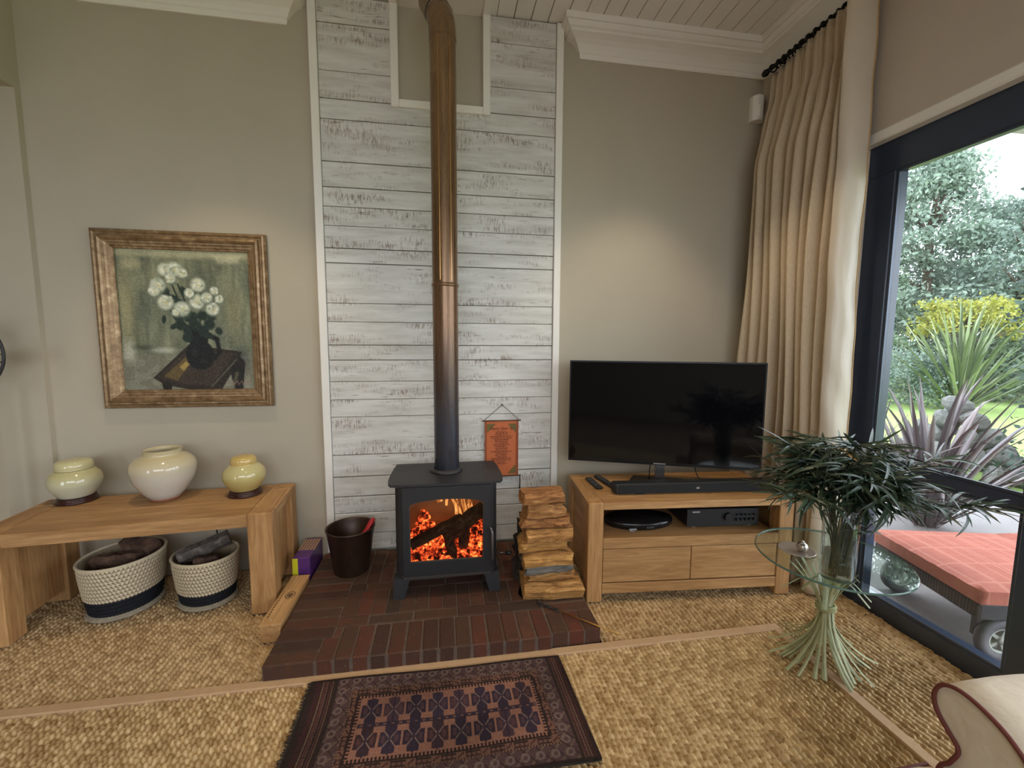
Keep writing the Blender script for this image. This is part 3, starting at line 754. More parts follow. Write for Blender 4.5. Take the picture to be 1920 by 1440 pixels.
# ------------------------------------------------------------------ woven baskets under the bench
mat_basket = vcol('basket_fibre', .85, bump=.25, bscale=400, bdist=.001)
def basket(label, loc, r0, r1, h, rows, bands, nseg, seed):
    bk = thing('woven_basket', label, 'basket', loc, seed*1.3, 'woven log baskets under the bench')
    def shell(z0, z1, k0, k1, colf, name):
        nr = (k1-k0)*4+1; na = nseg*4
        V = []; Cc = []
        for i in range(nr):
            q = k0+i/4.; zz = h*q/rows; fr = q/rows
            rad = r0+(r1-r0)*(1-(1-fr)**1.6); bul = abs(math.sin(pi*q))**.6*.0045
            for a in range(na):
                an = 2*pi*a/na; rw = int(min(q, rows-.001)); off = (rw % 2)*2
                ph = ((a+off) % 4); gap = (ph >= 2) and (q-int(q) > .6 or q-int(q) < .3)
                rr_ = rad+bul-(.004 if gap else 0)
                V.append((rr_*math.cos(an)*1.06, rr_*math.sin(an)*.96, zz)); Cc.append(colf(gap, an, q))
        F = grid_faces(nr, na); wrapf = np.array([[i*na+na-1, i*na, (i+1)*na, (i+1)*na+na-1] for i in range(nr-1)])
        F = np.concatenate([F, wrapf])
        return ob(name, np_mesh(name, np.array(V), F, True, np.array(Cc)), mat_basket, bk)
    cr, gp, nv = np.array(S(212, 196, 166)), np.array(S(112, 95, 75)), np.array(S(26, 27, 32))
    rg = np.random.default_rng(seed)
    shell(0, h, bands, rows, lambda g_, a, q: gp if g_ else cr*(.9+.2*rg.random()), 'woven_side')
    shell(0, h, 1, bands, lambda g_, a, q: nv*(.7+.5*rg.random()), 'navy_band')
    b = MB()
    for i in range(3): b.tube([(1.06*(r0+.002+.006*i)*math.cos(a), .96*(r0+.002+.006*i)*math.sin(a), .008+.004*(2-i)) for a in np.linspace(0, 2*pi, 40, endpoint=False)], .008, 6, closed=True)
    b.build('foot_coil', plain('straw_coil', S(150, 138, 118), .85, var=.3, scale=50.), bk)
    rim = r1+.001
    MB().tube([(1.06*rim*math.cos(a), .96*rim*math.sin(a), h) for a in np.linspace(0, 2*pi, 60, endpoint=False)], .0075, 8, closed=True).build('rim', plain('straw_rim', S(206, 190, 160), .85, var=.15, scale=60.), bk)
    MB().lathe([(0, .01), (r0, .01), (r0+(r1-r0)*.6-.008, h*.4), (r1-.007, h-.003)], 48, sx=1.06, sy=.96, cap=False).build('lining', plain('basket_inside', S(150, 132, 104), .9, var=.2, scale=40.), bk)
    return bk
basket('large straw basket with navy base holding brown split logs', (-1.80, 2.605, 0), .150, .185, .30, 14, 5, 64, 1)
basket('smaller straw basket with navy base holding grey bark logs', (-1.375, 2.60, 0), .128, .160, .275, 13, 4, 56, 2)
def blog2(label, p0, p1, r, seed, m, grp):
    c = (Vector(p0)+Vector(p1))/2
    rough_log(MB(), Vector(p0)-c, Vector(p1)-c, r, seed=seed, jit=.16).build('basket_log', M[m], loc=c, label=label, cat='log', group=grp)
M['log_brown'] = logmat('brown_log', (S(44, 30, 24), S(86, 62, 48), S(122, 94, 72)), .85, (18, 18, 18))
M['log_grey'] = logmat('grey_log', (S(48, 42, 38), S(98, 88, 80), S(150, 140, 130)), .85, (22, 22, 22))
G1, G2 = 'logs in the large basket', 'logs in the smaller basket'
blog2('tan split log lying across the large basket', (-1.92, 2.57, .265), (-1.70, 2.58, .275), .045, 31, 'log_brown', G1)
blog2('dark reddish-brown log at the back of the large basket', (-1.83, 2.68, .32), (-1.66, 2.64, .30), .052, 32, 'log_brown', G1)
blog2('low brown log end at the front of the large basket', (-1.88, 2.50, .235), (-1.73, 2.49, .225), .036, 33, 'log_brown', G1)
blog2('thick grey bark log poking out of the smaller basket', (-1.50, 2.56, .275), (-1.28, 2.67, .335), .042, 34, 'log_grey', G2)
blog2('short pale split log deep in the smaller basket', (-1.40, 2.52, .24), (-1.29, 2.56, .235), .040, 35, 'log_brown', G2)
# wall socket and lead under the bench
ws = thing('wall_socket', 'white wall socket with a dark lead behind the bench', 'socket', (-1.47, 2.94, .36))
MB().box(-.06, .06, -.012, 0, -.04, .04, .003).build('face_plate', M['white'], ws)
MB().box(-.018, .018, -.04, -.012, -.02, .02, .004).build('plug', M['white'], ws)
MB().tube([(0, -.04, 0), (.01, -.05, -.05), (.02, -.045, -.15), (.02, -.04, -.34)], .004, 6).build('lead', M['black_plastic'], ws)

# ------------------------------------------------------------------ boxes beside the hearth
wb = thing('wooden_box', 'long narrow pale wooden box with a stamped emblem beside the hearth', 'box', (-.864, 2.365, 0), -.01)
MB().box(-.047, .047, -.225, .225, 0, .082, .002).build('body', oak('box_wood', 'y', S(204, 160, 108), S(160, 116, 70)), wb)
MB().box(-.05, .05, -.228, .228, .0825, .097, .002).build('lid', oak('box_lid', 'y', S(210, 168, 116), S(166, 122, 76)), wb)
stamp = plain('stamp_ink', S(84, 62, 44), .8)
b = MB()
for k in range(20):
    a = 2*pi*k/20; rad = 1.0 if k % 2 else .9; a2 = 2*pi*(k+1)/20
    b.add([(.026*math.cos(a)*rad, .036*math.sin(a)*rad, 0), (.026*math.cos(a2), .036*math.sin(a2), 0), (.021*math.cos(a2), .030*math.sin(a2), 0), (.021*math.cos(a), .030*math.sin(a), 0)], [(0, 1, 2, 3)])
for (x0, x1, y0, y1) in ((-.016, .016, -.004, .002), (-.013, .013, .009, .013), (-.013, .013, -.017, -.013), (-.003, .003, -.02, .02), (-.012, -.008, -.012, .01), (.008, .012, -.010, .012)):
    b.add([(x0, y0, 0), (x1, y0, 0), (x1, y1, 0), (x0, y1, 0)], [(0, 1, 2, 3)])
b.build('stamp', stamp, wb, loc=(.01, .02, .0978))
b = MB()
for k in range(12): b.add([(-.036, -.17+k*.02, 0), (-.030, -.17+k*.02, 0), (-.030, -.158+k*.02, 0), (-.036, -.158+k*.02, 0)], [(0, 1, 2, 3)])
b.build('stamp', stamp, wb, loc=(0, 0, .0978))
MB().lathe([(.0, .003), (.0035, .0025), (.005, 0)], 10, (-.01, -.19, .097), cap=False).build('nail_head', plain('nail', S(190, 180, 160), .4, .7), wb)
pb = thing('match_box', 'purple cardboard box with yellow end and dotted top beside the bucket', 'box', (-.870, 2.765, 0))
MB().box(-.05, .05, -.135, .135, 0, .185, .003).build('body', plain('purple_card', S(86, 46, 112), .35), pb)
MB().box(-.0505, -.020, -.1365, -.134, .003, .182).build('end_label', plain('yellow_print', S(214, 206, 46), .4), pb)
dots = plain('gold_print', S(210, 178, 104), .4)
b = MB()
for i in range(6):
    for k in range(9):
        cx, cy = -.043+i*.0172, -.03+k*.0175; s_ = .0055
        b.add([(cx-s_, cy-s_, 0), (cx+s_, cy-s_, 0), (cx+s_, cy+s_, 0), (cx-s_, cy+s_, 0)], [(0, 1, 2, 3)])
b.build('dot_print', dots, pb, loc=(0, 0, .1858))

# ------------------------------------------------------------------ framed flower painting
pf = thing('framed_painting', 'oil painting of white roses in a dark jug in a moulded gilt frame', 'painting', (-1.563, 2.938, 1.617))
PW, PH = .955, 1.07
fprof = [(0, 0), (0, .022), (.008, .034), (.018, .036), (.026, .030), (.034, .030), (.04, .044), (.052, .048), (.062, .042), (.068, .034), (.076, .033), (.084, .028), (.094, .026), (.1, .02), (.108, .018), (.112, .012), (.112, 0)]
cs = [(-1, -1), (1, -1), (1, 1), (-1, 1)]
gold = NT('worn_gilt')
n_ = gold.noise(gold.coord((24, 24, 24)), 1., 6., .7)
gold.set(gold.ramp(n_, [(.3, S(104, 80, 56)), (.55, S(152, 124, 90)), (.75, S(196, 174, 142))]), .36, .45); gold = gold.m
for s_ in range(4):
    c0, c1 = cs[s_], cs[(s_+1) % 4]; b = MB(); vs = []
    for d, t_ in fprof:
        for c in (c0, c1): vs.append((c[0]*(PW/2-d), -t_-.004, c[1]*(PH/2-d)))
    n = len(fprof); b.add(vs, [(2*i, 2*i+1, 2*i+3, 2*i+2) for i in range(n-1)]); b.build('frame_moulding', gold, pf)
MB().box(-PW/2+.004, PW/2-.004, -.006, -.001, -PH/2+.004, PH/2-.004).build('back_board', M['dark'], pf)
def painting(nx=300, ny=350):
    u = np.linspace(0, 1, nx)[:, None]*np.ones((1, ny)); v = np.linspace(0, 1, ny)[None, :]*np.ones((nx, 1))   # v down
    rg = np.random.default_rng(4)
    def nz(fu, fv, s_):
        g = np.random.default_rng(s_).random((int(fu)+2, int(fv)+2)); x = u*fu; y = v*fv
        i, j_ = x.astype(int), y.astype(int); a, c = x-i, y-j_; a = a*a*(3-2*a); c = c*c*(3-2*c)
        return (g[i, j_]*(1-a)+g[i+1, j_]*a)*(1-c)+(g[i, j_+1]*(1-a)+g[i+1, j_+1]*a)*c
    img = np.zeros((nx, ny, 3))+np.array([116, 120, 98.])
    st = nz(14, 4, 1)*.55+nz(40, 9, 2)*.45
    img += (st-.5)[..., None]*np.array([60, 58, 46])
    img += (nz(5, 5, 3)-.5)[..., None]*np.array([40, 36, 24])
    def blend(mask, col, k=1.):
        nonlocal img; mk = np.clip(mask, 0, 1)[..., None]*k; img = img*(1-mk)+np.array(col, float)*mk
    def ell(cx, cy, rx, ry, soft=.25, rot=0.):
        a, c = u-cx, v-cy; x = a*math.cos(rot)+c*math.sin(rot); y = -a*math.sin(rot)+c*math.cos(rot)
        return np.clip((1-np.sqrt((x/rx)**2+(y/ry)**2))/soft, 0, 1)
    def poly(pts, soft=.006):
        d = np.ones_like(u)*9
        for (x0, y0), (x1, y1) in zip(pts, pts[1:]+pts[:1]):
            L = math.hypot(x1-x0, y1-y0); d = np.minimum(d, ((x1-x0)*(v-y0)-(y1-y0)*(u-x0))/L)
        return np.clip(d/soft+.5, 0, 1)
    def line(x0, y0, x1, y1, wd):
        dx, dy = x1-x0, y1-y0; t = np.clip(((u-x0)*dx+(v-y0)*dy)/(dx*dx+dy*dy), 0, 1)
        return np.clip(1.5-np.hypot(u-x0-t*dx, v-y0-t*dy)/wd, 0, 1)
    blend(np.clip((.07-v)/.03, 0, 1), (176, 172, 138), .75); blend(poly([(.72, .03), (.94, .025), (.92, .08), (.76, .09)], .03), (206, 200, 166), .6)
    blend(ell(.06, .4, .09, .42, .8), (168, 158, 118), .6); blend(np.clip((.022-u)/.02, 0, 1), (58, 60, 44), .8)
    blend(ell(.86, .45, .1, .3, .9), (150, 140, 100), .5); blend(ell(.12, .1, .1, .06, .6), (190, 180, 140), .6)
    # floor and lower wall
    fl = np.clip((v-.70-.03*nz(9, 3, 8))/.05, 0, 1); blend(fl, (124, 120, 104), .8)
    blend(fl*(nz(20, 20, 9) > .55), (150, 148, 132), .4); blend(ell(.06, .72, .07, .12, .8), (206, 204, 186), .7)
    blend(ell(.32, .71, .14, .03, .8), (198, 200, 184), .7); blend(ell(.16, .69, .10, .03, .7), (70, 72, 58), .7); blend(ell(.9, .78, .08, .12, .7), (60, 66, 64), .6)
    # table
    blend(poly([(.22, .91), (.50, .67), (.91, .72), (.87, .80), (.72, 1.02), (.60, 1.02), (.30, .96)]), (48, 40, 32)); 
    blend(poly([(.25, .905), (.49, .705), (.85, .735), (.66, .97), (.42, .955)]), (62, 52, 42)); blend(poly([(.30, .90), (.47, .76), (.53, .78), (.40, .93)]), (132, 110, 56), .55*1)
    blend(poly([(.42, .83), (.47, .79), (.50, .81), (.45, .86)]), (190, 162, 92), .7); blend(poly([(.28, .94), (.36, .955), (.34, 1.02), (.29, 1.02)]), (34, 28, 24))
    blend(poly([(.80, .83), (.88, .74), (.93, .80), (.90, 1.02), (.84, 1.02)]), (36, 32, 28)); blend(line(.66, .975, .86, .78, .006), (110, 110, 96), .6); blend(line(.86, .88, .82, 1.0, .014), (120, 112, 92), .6)
    # jug, handle, stems, leaves
    blend(line(.66, .60, .72, .63, .017), (24, 26, 24)); blend(line(.72, .63, .735, .72, .016), (24, 26, 24)); blend(line(.735, .72, .69, .77, .014), (24, 26, 24))
    blend(ell(.585, .745, .115, .115, .12), (22, 24, 23)); blend(poly([(.50, .55), (.66, .55), (.645, .70), (.515, .70)]), (24, 27, 26)); blend(ell(.545, .72, .03, .06, .9), (58, 64, 60), .5); blend(ell(.60, .79, .05, .03, .9), (60, 64, 58), .4)
    for (x0, y0, x1, y1) in ((.40, .22, .50, .50), (.45, .24, .55, .5), (.62, .3, .6, .5), (.74, .42, .62, .55), (.35, .4, .52, .55)): blend(line(x0, y0, x1, y1, .006), (44, 50, 38))
    for (cx, cy, rx, ry, ro) in ((.36, .30, .03, .04, .5), (.49, .29, .03, .045, -.6), (.33, .49, .02, .035, .1), (.40, .54, .035, .022, -.5), (.45, .53, .05, .045, .3), (.56, .53, .06, .05, 0), (.67, .52, .05, .05, .4), (.74, .57, .035, .03, .7), (.50, .57, .04, .05, 0), (.62, .57, .05, .05, 0), (.46, .37, .06, .03, .3), (.40, .33, .05, .02, .2), (.69, .47, .04, .03, 0), (.53, .47, .07, .05, 0), (.62, .46, .05, .04, 0), (.44, .48, .05, .03, .4), (.56, .31, .03, .03, 0), (.50, .62, .05, .04, 0), (.65, .60, .05, .03, .3)):
        blend(ell(cx, cy, rx, ry, .35, ro), (38, 50, 42))
    for (cx, cy, rr_) in ((.36, .14, .055), (.43, .135, .06), (.49, .16, .04), (.30, .25, .06), (.27, .29, .045), (.35, .37, .062), (.47, .41, .062), (.60, .24, .058), (.585, .36, .062), (.72, .28, .035), (.70, .41, .055), (.755, .34, .035), (.42, .44, .03), (.53, .30, .04), (.66, .33, .045), (.40, .20, .04)):
        rr_ *= 1.12; blend(ell(cx+.008, cy+.012, rr_*1.1, rr_*1.02, .5), (112, 122, 104), .9); blend(ell(cx, cy, rr_, rr_*.88, .35), (196, 200, 178))
        for k in range(9):
            a = rg.random()*6.28; d = rr_*rg.uniform(.15, .75); blend(ell(cx+d*math.cos(a), cy+d*math.sin(a)*.85, rr_*rg.uniform(.25, .5), rr_*rg.uniform(.12, .26), .5, rg.random()*3), ((232, 234, 216), (150, 158, 138), (214, 212, 182))[rg.integers(3)], .75)
        blend(ell(cx+.006, cy+.004, rr_*.28, rr_*.2, .6), (196, 190, 130), .7)
    img += (nz(120, 150, 12)-.5)[..., None]*26
    for k in range(14):                 # illegible signature strokes
        x0 = .80+k*.012; blend(line(x0, .955-.01*(k % 3), x0+.010, .968-.012*((k+1) % 3), .0028), (150, 120, 104), .8)
    return np.clip(img, 0, 255)
nx, ny = 300, 350
img = s2l(painting(nx, ny)/255.)
cw, ch = PW-.215, PH-.215
X, Z = np.meshgrid(np.linspace(-cw/2, cw/2, nx), np.linspace(ch/2, -ch/2, ny), indexing='ij')
V = np.stack([X, np.full_like(X, -.0135), Z], -1).reshape(-1, 3)
ob('canvas', np_mesh('canvas', V, grid_faces(nx, ny), False, img.reshape(-1, 3)), vcol('oil_paint', .42, bump=.3, bscale=160, bdist=.002), pf)
# ================================================================== oak media unit
SA = -.0772
su = thing('media_unit', 'oak media unit with open shelf above two drawers', 'tv stand', (.800, 2.213, 0), SA)
SW, SD, SH = 1.238, .53, .594
for x0 in (0, SW-.088):
    for y0 in (0, SD-.088): leg_post(su, x0, x0+.088, y0, y0+.088, 0, SH)
for i in range(4):
    y0 = .002+i*(SD-.004)/4
    MB().box(.0885, SW-.0885, y0, y0+(SD-.004)/4-.0008, SH-.042, SH-.001, .0015).build('top_board', M['oak_x'], su)
for x0 in (.001, SW-.087):
    MB().box(x0, x0+.086, .0885, SD-.0885, SH-.042, SH-.001, .002).build('end_board', M['oak_y'], su)
for x0 in (.02, SW-.05):
    MB().box(x0, x0+.03, .0885, SD-.0885, .06, SH-.043, .002).build('side_panel', M['oak_y'], su)
MB().box(.0885, SW-.0885, .012, SD-.02, .345, .381, .002).build('shelf', M['oak_x'], su)
MB().box(.0885, SW-.0885, 0, .0115, .322, .383, .002).build('shelf_rail', M['oak_x'], su)
MB().box(.0885, SW-.0885, 0, .04, .050, .110, .003).build('bottom_rail', M['oak_x'], su)
MB().box(.0885, SW-.0885, SD-.03, SD-.018, .06, SH-.045).build('back_panel', plain('dark_back', S(66, 50, 38), .8), su)
MB().box(.0885, SW-.0885, .041, SD-.03, .098, .108).build('base_board', M['oak_x'], su)
for x0, x1 in ((.0915, .6165), (.6205, SW-.0915)):
    dw = MB().box(x0, x1, .004, .026, .117, .317, .003).build('drawer', M['oak_x'], su)
    MB().box(x0+.015, x1-.015, .0265, .40, .125, .30).build('drawer_box', plain('drawer_box', S(190, 160, 118), .7), dw)
# soundbar
sb = thing('soundbar', 'long black soundbar lying on the media unit in front of television', 'soundbar', (.80+.70*math.cos(SA)-.155*math.sin(SA), 2.213+.70*math.sin(SA)+.155*math.cos(SA), SH), SA+.003)
MB().box(-.515, .515, -.04, .045, .004, .066, .012).build('body', plain('speaker_black', S(30, 31, 33), .55, bump=.2, bscale=900, bdist=.0006), sb)
MB().box(-.49, .49, -.042, -.040, .010, .060).build('grille', plain('speaker_cloth', S(26, 27, 29), .85, bump=.4, bscale=1200, bdist=.0006), sb)
MB().box(-.014, .014, -.0435, -.0421, .029, .043).build('badge', plain('badge', S(70, 66, 64), .4), sb)
text('JBL', sb, 0, -.044, .0315, .012, plain('badge_white', S(225, 225, 225), .4), 'badge_lettering')
for x in (-.35, .35): MB().box(x-.03, x+.03, -.03, .03, 0, .004).build('foot', M['black_plastic'], sb)
for i in range(4): MB().lathe([(.0, .0665), (.007, .0665), (.008, .066)], 12, (-.06+i*.03, .01, 0), cap=False).build('button', plain('button', S(64, 64, 66), .5), sb)
def remote(label, lx, ly, rz, ln):
    c, s_ = math.cos(SA), math.sin(SA)
    o = thing('remote_control', label, 'remote', (.80+lx*c-ly*s_, 2.213+lx*s_+ly*c, SH), SA+rz)
    MB().box(-.024, .024, -ln/2, ln/2, 0, .016, .006).build('body', M['black_plastic'], o)
    key = plain('rubber_key', S(92, 92, 94), .6); me = MB().lathe([(0, .0185), (.0038, .0185), (.0042, .016)], 8, cap=False).mesh('key', key)
    for i in range(3):
        for k in range(7): ob('key', me, None, o, loc=(-.013+i*.013, -ln*.36+k*ln*.11, 0))
    MB().lathe([(0, .0178), (.014, .0178), (.0145, .016)], 16, (0, ln*.36, 0), cap=False).build('dial', plain('dial', S(58, 58, 60), .4), o)
remote('plain black remote control lying nearest the edge of the media unit', .118, .32, .10, .20)
remote('longer black remote control lying beside the soundbar', .198, .355, .22, .215)
def onunit(lx, ly): c, s_ = math.cos(SA), math.sin(SA); return (.80+lx*c-ly*s_, 2.213+lx*s_+ly*c)
x, y = onunit(.37, .20)
tb = thing('set_top_box', 'rounded black set-top box beside the amplifier on the open shelf', 'set-top box', (x, y, .381), SA)
MB().lathe([(0, 0), (.20, 0), (.212, .008), (.215, .03), (.208, .046), (.0, .052)], 40, sx=1., sy=.52, cap=False).build('body', plain('gloss_black', S(20, 20, 22), .2), tb)
b = MB(); b.box(-.105, -.06, -.137, -.130, .018, .026); b.box(-.10, -.07, -.136, -.130, .010, .014); b.build('logo_print', plain('pale_print', S(150, 150, 152), .5), tb)
b = MB(); [b.box(.0+i*.016, .012+i*.016, -.137, -.131, .026, .036) for i in range(3)]; b.build('display', plain('display', S(70, 74, 80), .3), tb)
x, y = onunit(.86, .215)
am = thing('amplifier', 'boxy black hi-fi amplifier with a round volume knob on the shelf', 'amplifier', (x, y, .381), SA)
MB().box(-.225, .225, -.11, .16, .015, .118, .003).build('body', plain('amp_black', S(28, 28, 30), .5), am)
MB().box(-.228, .228, -.118, -.1105, .012, .12, .002).build('front_panel', plain('amp_front', S(34, 34, 37), .42), am)
def knob(x, z, r_): MB().tube([(x, -.119, z), (x, -.136, z)], [r_, r_*.92], 20).build('volume_knob' if r_ > .02 else 'control_knob', M['black_plastic'], am)
knob(.03, .07, .027)
for i in range(5):
    knob(.085+i*.027, .052, .0085); knob(.085+i*.027, .082, .0055)
MB().box(-.195, -.15, -.1195, -.1185, .100, .107).build('brand_print', plain('pale_print2', S(170, 170, 170), .5), am)
for x in (-.18, .18):
    for y in (-.09, .13): MB().lathe([(0, 0), (.018, 0), (.02, .003), (.018, .0155), (0, .0155)], 16, (x, y, 0), cap=False).build('foot', plain('chrome_foot', S(170, 150, 120), .3, .9), am)
# television, angled on the unit
tv = thing('television', 'large flat black television angled on the media unit', 'television', (1.381, 2.497, SH), -.3588)
TW, TH, TZ = 1.188, .671, .116
MB().box(-TW/2, TW/2, -.004, .022, TZ, TZ+TH, .004).build('body', plain('tv_shell', S(18, 18, 20), .4), tv)
MB().box(-.36, .36, .0225, .06, TZ+.03, TZ+.40, .015).build('rear_housing', M['black_plastic'], tv)
b = MB(); e = .009
b.box(-TW/2, TW/2, -.008, -.004, TZ, TZ+.018); b.box(-TW/2, TW/2, -.008, -.004, TZ+TH-e, TZ+TH); b.box(-TW/2, -TW/2+e, -.008, -.004, TZ+.018, TZ+TH-e); b.box(TW/2-e, TW/2, -.008, -.004, TZ+.018, TZ+TH-e)
b.build('bezel', plain('tv_bezel', S(30, 28, 30), .3, .5), tv)
MB().box(-TW/2+e, TW/2-e, -.0062, -.0045, TZ+.018, TZ+TH-e).build('screen', plain('tv_screen', (.003, .003, .004), .06, Specular_IOR_Level=.32), tv)
MB().box(-.045, .03, -.0092, -.0081, TZ+.006, TZ+.013).build('brand_print', plain('tv_print', S(140, 140, 140), .4), tv)
MB().box(-.03, .03, .01, .035, .012, TZ+.10, .004).build('stand_neck', plain('tv_neck', S(150, 150, 152), .25, .9), tv)
MB().prism([(-.20, -.06), (.20, -.06), (.16, .085), (-.16, .085)], 0, .011, 'z').build('stand_base', plain('tv_base', S(40, 38, 38), .2), tv)
MB().tube([(.20, .05, TZ+.05), (.23, .03, .06), (.25, -.03, .015), (.30, -.06, .006)], .0035, 6).build('cable', M['black_plastic'], tv)
MB().tube([(-.05, .05, TZ+.05), (-.06, .05, .06), (-.055, .09, .006)], .0035, 6).build('cable', M['black_plastic'], tv)
# alarm sensor in the corner
se = thing('alarm_sensor', 'small white alarm sensor high in the corner beside curtain', 'sensor', (2.25, 2.938, 3.09))
MB().prism([(-.045, 0), (.045, 0), (.045, -.035), (.02, -.06), (-.02, -.06), (-.045, -.035)], 0, .17, 'z').build('housing', M['white'], se)
MB().prism([(-.02, -.061), (.02, -.061), (.012, -.066), (-.012, -.066)], .02, .10, 'z').build('lens', plain('sensor_lens', S(236, 232, 222), .3), se)

# ------------------------------------------------------------------ patterned tribal rug
def tribal(nx, ny):
    W, H = 1.12, .515
    u = np.linspace(0, 1, nx)[:, None]*np.ones((1, ny)); v = np.linspace(0, 1, ny)[None, :]*np.ones((nx, 1))   # v from hearth to viewer
    x, y = u*W, v*H
    rg = np.random.default_rng(8)
    C = lambda *c: np.array(c, float)
    maroon, navy, brown, tan, mauve, dk, olive = C(84, 52, 52), C(48, 42, 58), C(64, 46, 40), C(152, 112, 92), C(104, 80, 82), C(42, 34, 32), C(110, 96, 78)
    img = np.zeros((nx, ny, 3))+mauve*.8
    def put_(m, c, k=1.): nonlocal img; mk = np.clip(m.astype(float), 0, 1)[..., None]*k; img = img*(1-mk)+c*mk
    xl, xr, yt, yb = .115, W-.07, .012, H-.012                 # pile area
    # outer border: slanted hooked lattice
    p1 = np.mod(x*1.0+y*.9, .055); p2 = np.mod(x-y*.9, .055)
    ring = np.abs(np.hypot(np.mod(x, .055)-.0275, np.mod(y, .05)-.025)-.013) < .004
    put_((p1 < .010), olive*1.05, .75); put_((p2 < .008), dk, .6); put_(ring, C(128, 112, 108), .8)
    # inner key border
    bl, br, bt, bb = xl+.062, xr-.055, yt+.062, yb-.062
    inb = (x > bl) & (x < br) & (y > bt) & (y < bb); put_(inb, dk)
    ib = .05; il, ir, it, ibm = bl+.036, br-.036, bt+.040, bb-.040
    edge = inb & ~((x > bl+.006) & (x < br-.006) & (y > bt+.006) & (y < bb-.006)); put_(edge & (np.mod(x+y, .012) < .006), tan*.9)
    key = inb & ~edge & ~((x > il-.008) & (x < ir+.008) & (y > it-.008) & (y < ibm+.008))
    hor = (y < it) | (y > ibm); t = np.where(hor, x, y); s_ = np.where(hor, np.where(y < it, y-bt, bb-y), np.where(x < il, x-bl, br-x))
    tt = np.mod(t, .088); put_(key, tan*.78)
    put_(key & (tt < .022) & (np.abs(s_-.02-(tt-.011)*.8) < .0045), maroon*.9)
    kk = key & (tt > .028) & (tt < .082); put_(kk & (np.abs(s_-.010) < .003), dk); put_(kk & (np.abs(s_-.027) < .003), dk)
    put_(kk & (np.mod(tt-.028, .018) < .0045), dk); put_(kk & (np.abs(s_-.0185) < .0035) & (np.mod(tt, .018) > .008), maroon)
    # teeth then field
    fl = (x > il) & (x < ir) & (y > it) & (y < ibm); put_(fl, C(158, 112, 94))
    teeth = fl & ~((x > il+.012) & (x < ir-.012) & (y > it+.012) & (y < ibm-.012)); put_(teeth & (np.mod(np.where(hor | (y < it+.012) | (y > ibm-.012), x, y), .014) < .008), dk)
    fx0, fx1, fy0, fy1 = il+.016, ir-.016, it+.016, ibm-.016; fh = fy1-fy0
    ym = (fy0+fy1)/2; put_(fl & (np.abs(y-ym) < .0095) & (x > fx0) & (x < fx1), navy); put_(fl & (np.abs(y-ym) < .004) & (np.mod(x, .03) < .012), C(126, 92, 80))
    sp = (fx1-fx0)/8
    for rowi, yc in enumerate((fy0+fh*.24, fy1-fh*.24)):
        for k in range(8):
            xc = fx0+sp*(k+.5); a, c = np.abs(x-xc)/(sp*.5), np.abs(y-yc)/(fh*.24)
            step = np.round(a*7)/7; step2 = np.round(c*7)/7
            star = ((step+step2*.55 < .92) | (step*.55+step2 < .92)) & (a < .9) & (c < .95) & ~((np.abs(step-step2) < .14) & (step > .5))
            col = navy*(.85+.4*rg.random())+(C(12, 2, -6) if (k+rowi) % 3 == 1 else 0)
            put_(star & fl, col); put_(star & fl & (np.abs(a-c) < .07) & (a < .75), C(140, 118, 112), .85); put_(fl & (np.abs(x-xc) < .0035) & (c < 1.05), navy)
            put_(star & fl & (np.hypot(a-.55, c-.1) < .18), C(110, 74, 72), .5)
    # flat-woven striped ends
    for x0, x1, tabs in ((0, xl, 1), (xr, W, -1)):
        m = (x >= x0) & (x <= x1); q = (x-x0)/(x1-x0); q = q if tabs > 0 else 1-q
        put_(m, dk*1.1); put_(m & (q > .22) & (q < .40), maroon*.75); put_(m & (q > .42) & (q < .48), C(120, 96, 76)); put_(m & (q > .52) & (q < .58), maroon*1.1); put_(m & (q > .6) & (q < .64) & (np.mod(y, .008) < .004), tan); put_(m & (q > .70) & (q < .76), maroon); put_(m & (q > .8) & (q < .83), C(112, 88, 70))
    put_((y < yt) | (y > yb), dk)
    img = img*.76+np.array([84, 62, 58.])*.24
    img *= (.82+.36*rg.random((nx, ny)))[..., None]
    img *= (.93+.1*np.sin(x*9+y*6)*np.sin(y*13))[..., None]
    return img, x, y
nx, ny = 560, 290
img, x, y = tribal(nx, ny)
zz = .006+.0016*np.sin(x*11+1)*np.sin(y*14)+RNG.normal(0, .0005, x.shape)
# skew the rug to the slightly trapezoid lie it has on the floor
u, v = x/1.12, y/.515
gx = (-.585+.010*np.sin(v*4))*(1-u)+(.527+.022*v)*u; gy = 1.838-.012*u+.004*np.sin(u*9)-v*(.517+.004*np.sin(u*6))
V = np.stack([gx, gy, zz+.0], -1).reshape(-1, 3)
rug = thing('tribal_rug', 'small dark maroon and navy patterned tribal rug in front of hearth', 'rug', (0, 0, .004))
ob('pile', np_mesh('pile', V, grid_faces(nx, ny), True, s2l(np.clip(img, 0, 255)/255.).reshape(-1, 3)), vcol('wool_pile', .95, bump=.5, bscale=700, bdist=.0015, spec=.1), rug)
b = MB(); b.prism([(-.583, 1.836), (.526, 1.824), (.547, 1.311), (-.583, 1.323)], -.001, .004, 'z'); b.build('backing', M['dark'], rug)
fr = MB(); g = random.Random(9)
for k in range(150):
    q = k/149; yy = 1.836-q*.512; l = g.uniform(.008, .02); fr.tube([(-.583, yy, .004), (-.583-l*.6, yy+g.uniform(-.004, .004), .005), (-.583-l, yy+g.uniform(-.006, .006), .003)], .0016, 4, cap=False)
fr.build('fringe', plain('dark_fringe', S(46, 38, 34), .9), rug, kind='stuff')

